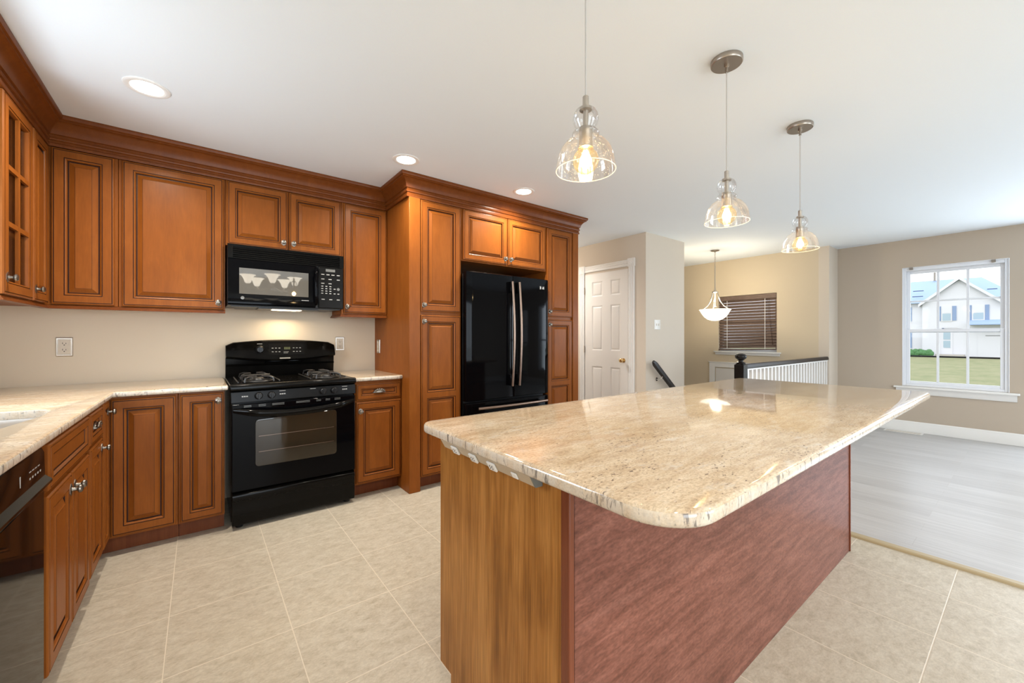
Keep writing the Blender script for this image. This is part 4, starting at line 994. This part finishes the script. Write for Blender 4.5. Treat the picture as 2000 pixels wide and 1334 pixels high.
for k in range(3):
    a = .6+2*pi*k/3; MB().tube([(fx+r_*math.cos(a),fy+r_*math.sin(a),z_) for r_,z_ in ((.03,1.862),(.05,1.80),(.075,1.73),(.12,1.665),(.19,1.612))],.007,8).build('arm', M['nickel'], p)
MB().lathe([(.206,1.612),(.210,1.607),(.200,1.598),(.178,1.556),(.145,1.508),(.100,1.470),(.05,1.452),(.012,1.448)],(fx,fy,0),'z',40,cap0=False).build('glass_bowl', M['bowl_glow'], p, smooth=60)
point('lamp', (0,0,1.72-ZC), 31, (1,.86,.64), .06, p)
# ------------------------------------------------------------------ chandelier behind the camera (seen in the microwave glass)
hx,hy = .95,-1.15
p = thing('chandelier', 'five-light chandelier with frosted bell shades reflected in the microwave', 'chandelier', (hx,hy,ZC))
MB().lathe([(.065,ZC-.0005),(.06,ZC-.015),(.02,ZC-.03),(.008,ZC-.03),(.008,2.26),(.03,2.25),(.035,2.2),(.02,2.15),(.03,2.08),(.03,2.04),(.012,2.0)],(hx,hy,0),'z',20).build('stem', M['nickel'], p)
for k in range(5):
    a = .4+2*pi*k/5; c_,s_ = math.cos(a),math.sin(a)
    MB().tube([(hx+c_*r_,hy+s_*r_,z_) for r_,z_ in ((.02,2.06),(.12,1.99),(.22,1.98),(.31,2.02),(.35,2.08))],.010,8).build('arm', M['nickel'], p)
    MB().lathe([(.03,2.08),(.045,2.10),(.06,2.15),(.09,2.20),(.115,2.215)],(hx+c_*.35,hy+s_*.35,0),'z',20,cap1=False).build('shade', M['shade_glow'], p, smooth=60)
point('lamp', (0,0,2.25-ZC), 14, (1,.82,.58), .012, p)

# ------------------------------------------------------------------ stair rail, hand rail, vent
ra = thing('stair_railing', 'white baluster railing with a black newel post behind the island', 'railing', (4.2,1.77,0))
nx_,ny_ = 4.2,1.770
mb = MB(); mb.box(nx_-.045,nx_+.045,ny_-.045,ny_+.045,.0,.945); mb.box(nx_-.036,nx_+.036,ny_-.036,ny_+.036,.945,.955); mb.build('newel_post', M['newel'], ra, bev=.004)
MB().lathe([(.036,.955),(.040,.960),(.040,.966),(.022,.972),(.020,.985),(.030,.990),(.032,.996),(.046,1.004),(.052,1.018),(.050,1.034),(.038,1.046),(.015,1.053)],(nx_,ny_,0),'z',24).build('newel_cap', M['newel'], ra, smooth=60)
mb = MB(); mb.prism([(ny_-.030,.900),(ny_+.030,.900),(ny_+.032,.925),(ny_+.022,.945),(ny_-.022,.945),(ny_-.032,.925)],'x',nx_+.0455,6.828); mb.build('top_rail', M['handrail'], ra, bev=.003)
MB().box(nx_+.0455,6.828,ny_-.022,ny_+.022,.885,.8995).build('under_rail', M['trim'], ra)
for i in range(26):
    bx = nx_+.13+i*.099; mb = MB(); mb.box(bx-.016,bx+.016,ny_-.016,ny_+.016,.001,.8845); mb.build('baluster', M['trim'], ra, smooth=0)
slab('trim_4', 4.26, 6.829, 1.7355, 1.80, -.12, .0005, M['trim'])
hr = thing('wall_handrail', 'sloping black wall handrail on the wall beside the stairs', 'handrail', (4.3,2.77,.9))
def hr_pt(s_): return (4.245+s_*1.9, 2.765, .925-s_*1.9*.80)
mb = MB(); ang = math.atan(.80); L = []
for s_ in (0,.02,1):
    x,y,z = hr_pt(s_); k_ = .6 if s_ == 0 else 1
    L.append([(x+math.sin(ang)*b_*k_, y+a*k_, z+math.cos(ang)*b_*k_) for a,b_ in ((-.022,-.028),(.022,-.028),(.026,.0),(.020,.022),(.0,.030),(-.020,.022),(-.026,.0))])
mb.loops(L); mb.build('rail', M['handrail'], hr, smooth=50)
for s_ in (.10,.8):
    x,y,z = hr_pt(s_); MB().tube([(x,y,z-.035),(x-.005,y+.01,z-.06),(x-.01,y+.045,z-.075),(x-.01,y+.0765,z-.075)],.007,8).lathe([(.022,y+.071),(.022,y+.0775)],(x-.01,0,z-.075),'y',16).build('bracket', M['chrome'], hr)
v_ = thing('floor_register', 'white metal floor vent by the baseboard under the window', 'vent', (7.11,1.0,0))
mb = MB(); mb.box(7.04,7.19,.86,1.22,.0,.004); mb.build('frame', M['trim'], v_, bev=.0015)
mb = MB()
for k in range(3): mb.box(7.06+.04*k,7.075+.04*k,.88,1.20,.0041,.0045)
mb.build('louvers', M['strip'], v_, smooth=0)

# ------------------------------------------------------------------ outside
lw = MB(); lw.box(8.3,140,-60,70,-.75,-.62); struct(lw.build('ground', M['lawn'], smooth=0), 'lawn outside the window')
slab('ground', -20, 8.3, -60, 70, -1.6, -1.5, M['lawn'])
rl = tag(MB().box(7.40,7.42,.0,1.25,.955,.975).build('window_bar', M['plastic'], None, loc=(7.41,.6,.955)), 'thin black horizontal bar just outside the big window', 'bar')
HX = 55.0
hs = thing('house', 'white two-storey house with blue-grey roof across the lawn', 'house', (59,5,-.62))
mb = MB(); mb.box(HX+.6,63,.9,14,-.62,4.50); mb.loops([[(HX,y,z) for y,z in ((1.75,-.62),(6.70,-.62),(6.70,4.40),(4.30,6.45),(1.75,4.20))],[(HX+4.5,y,z) for y,z in ((1.75,-.62),(6.70,-.62),(6.70,4.40),(4.30,6.45),(1.75,4.20))]])
mb.build('wall', M['siding'], hs, smooth=0)
mb = MB(); ex = HX+.2
mb.add([(ex,14.4,4.55),(ex,.5,4.45),(63.4,.5,4.45),(63.4,14.4,4.55),(59.3,14.4,7.05),(59.3,3.2,6.95)],[(0,1,5,4),(1,2,5),(2,3,4,5),(3,0,4),(0,1,2,3)])
# gable roof leaves
for (ya,za,yb,zb) in ((6.95,4.20,4.30,6.58),(1.50,3.98,4.30,6.58)):
    mb.add([(HX-.3,ya,za),(HX-.3,yb,zb),(HX+4.4,yb,zb),(HX+4.4,ya,za),(HX-.3,ya,za+.14),(HX-.3,yb,zb+.14),(HX+4.4,yb,zb+.14),(HX+4.4,ya,za+.14)],[(0,1,2,3),(4,5,6,7),(0,1,5,4),(1,2,6,5),(2,3,7,6),(3,0,4,7)])
mb.build('roof', M['roof'], hs, smooth=0)
mb = MB()
for (ya,za,yb,zb) in ((6.95,4.20,4.30,6.58),(1.50,3.98,4.30,6.58)):
    mb.add([(HX-.34,ya,za-.12),(HX-.34,yb,zb-.12),(HX-.34,yb,zb+.16),(HX-.34,ya,za+.16),(HX-.30,ya,za-.12),(HX-.30,yb,zb-.12),(HX-.30,yb,zb+.16),(HX-.30,ya,za+.16)],[(0,1,2,3),(4,5,6,7),(0,1,5,4),(1,2,6,5),(2,3,7,6),(3,0,4,7)])
mb.build('fascia', M['siding'], hs, smooth=0)
mb = MB()
for (ya,yb,xx,zz) in ((7.35,6.75,56.3,5.15),(7.9,6.8,57.1,5.75)): mb.box(xx-.5,xx-.45,yb,yb+.75,zz,zz+.07)
mb.box(57.0,57.05,2.15,2.75,5.55,5.62); mb.build('roof_vent', M['roof_dark'], hs, smooth=0)
MB().cyl((59.0,6.3,6.9),.09,.85,'z',10).build('flue_pipe', M['pewter'], hs)
for (y0_,y1_,z0_,z1_) in ((4.83,5.36,2.74,4.05),(2.86,3.46,2.80,3.95)):
    mb = MB(); mb.box(HX-.06,HX,y0_-.08,y1_+.08,z0_-.08,z1_+.08); wo = mb.build('window_frame', M['siding'], hs)
    MB().box(HX-.075,HX-.061,y0_,y1_,z0_,(z0_+z1_)/2).build('lower_pane', M['hglass'], wo, smooth=0)
    MB().box(HX-.075,HX-.061,y0_,y1_,(z0_+z1_)/2+.05,z1_).build('upper_pane', M['siding'], wo, smooth=0)
for (y0_,y1_) in ((4.48,4.74),(5.46,5.58),(2.53,2.77),(3.55,3.67)):
    MB().box(HX-.05,HX-.001,y0_,y1_,2.74,4.08).build('shutter', M['shutter'], hs)
for (z0_,z1_) in ((2.78,4.14),(.13,1.73)): MB().box(HX+.55,HX+.599,7.50,7.95,z0_,z1_).build('shutter', M['shutter'], hs)
mb = MB(); mb.box(HX-.05,HX,4.72,5.44,-.45,1.80); do = mb.build('front_door', M['siding'], hs)
MB().box(HX-.07,HX-.051,4.86,5.30,.98,1.66).build('door_glass', M['hglass'], do, smooth=0); MB().box(HX-.07,HX-.051,4.86,5.30,.22,.86).build('door_glass', M['hglass'], do, smooth=0)
for k in range(3): MB().box(HX-.04,HX-.001,4.86+.2*k,5.0+.2*k,1.93,2.05).build('transom_pane', M['roof_dark'], hs, smooth=0)
mb = MB(); mb.add([(HX-1.0,.9,2.35),(HX-1.0,3.65,2.35),(HX,3.65,2.75),(HX,.9,2.75),(HX-1.0,.9,2.28),(HX-1.0,3.65,2.28),(HX,3.65,2.28),(HX,.9,2.28)],[(0,1,2,3),(4,5,6,7),(0,1,5,4),(1,2,6,5),(2,3,7,6),(3,0,4,7)]); mb.build('porch_roof', M['roof'], hs, smooth=0)
mb = MB(); mb.box(HX-.03,HX-.001,1.0,3.2,-.62,1.95); mb.box(HX-.04,HX-.031,1.0,2.75,1.30,1.36,1); mb.build('garage_door', [M['siding'],M['display']], hs, smooth=0)
MB().box(HX-.9,HX-.1,3.95,5.75,-.62,-.38).build('step', M['mulch'], hs)
hd = MB()
for k in range(60):
    hd.sphere((53.6+random.uniform(-.3,.3), 5.95+random.random()*2.6, -.40+random.random()*.30), .22, 8, 6)
tag(hd.build('hedge', M['hedge'], None, loc=(53.6,7.2,-.62), smooth=0), 'low clipped green hedge in front of the white house', 'hedge')
tr = thing('tree', 'grey-green tree behind the right end of the white house', 'tree', (76,1.5,-.62))
mb = MB(); mb.tube([(76,1.5,-.62),(76,1.5,3),(76.1,1.6,6),(76.2,1.9,8.6)],[.3,.25,.16,.05],8); mb.build('trunk', M['bark'], tr)
mb = MB()
for k in range(150):
    a = random.random()*2*pi; r_ = random.random()**.5*2.0; mb.sphere((76+r_*math.cos(a), 1.5+r_*math.sin(a), 5.0+random.random()*2.2-.25*r_), random.uniform(.12,.34), 6, 5)
for k in range(22): mb.sphere((76, 1.9+random.uniform(-.7,.7), 7.4+random.random()*.9), random.uniform(.06,.14), 6, 5)
mb.build('foliage', M['treeleaf'], tr, smooth=0)
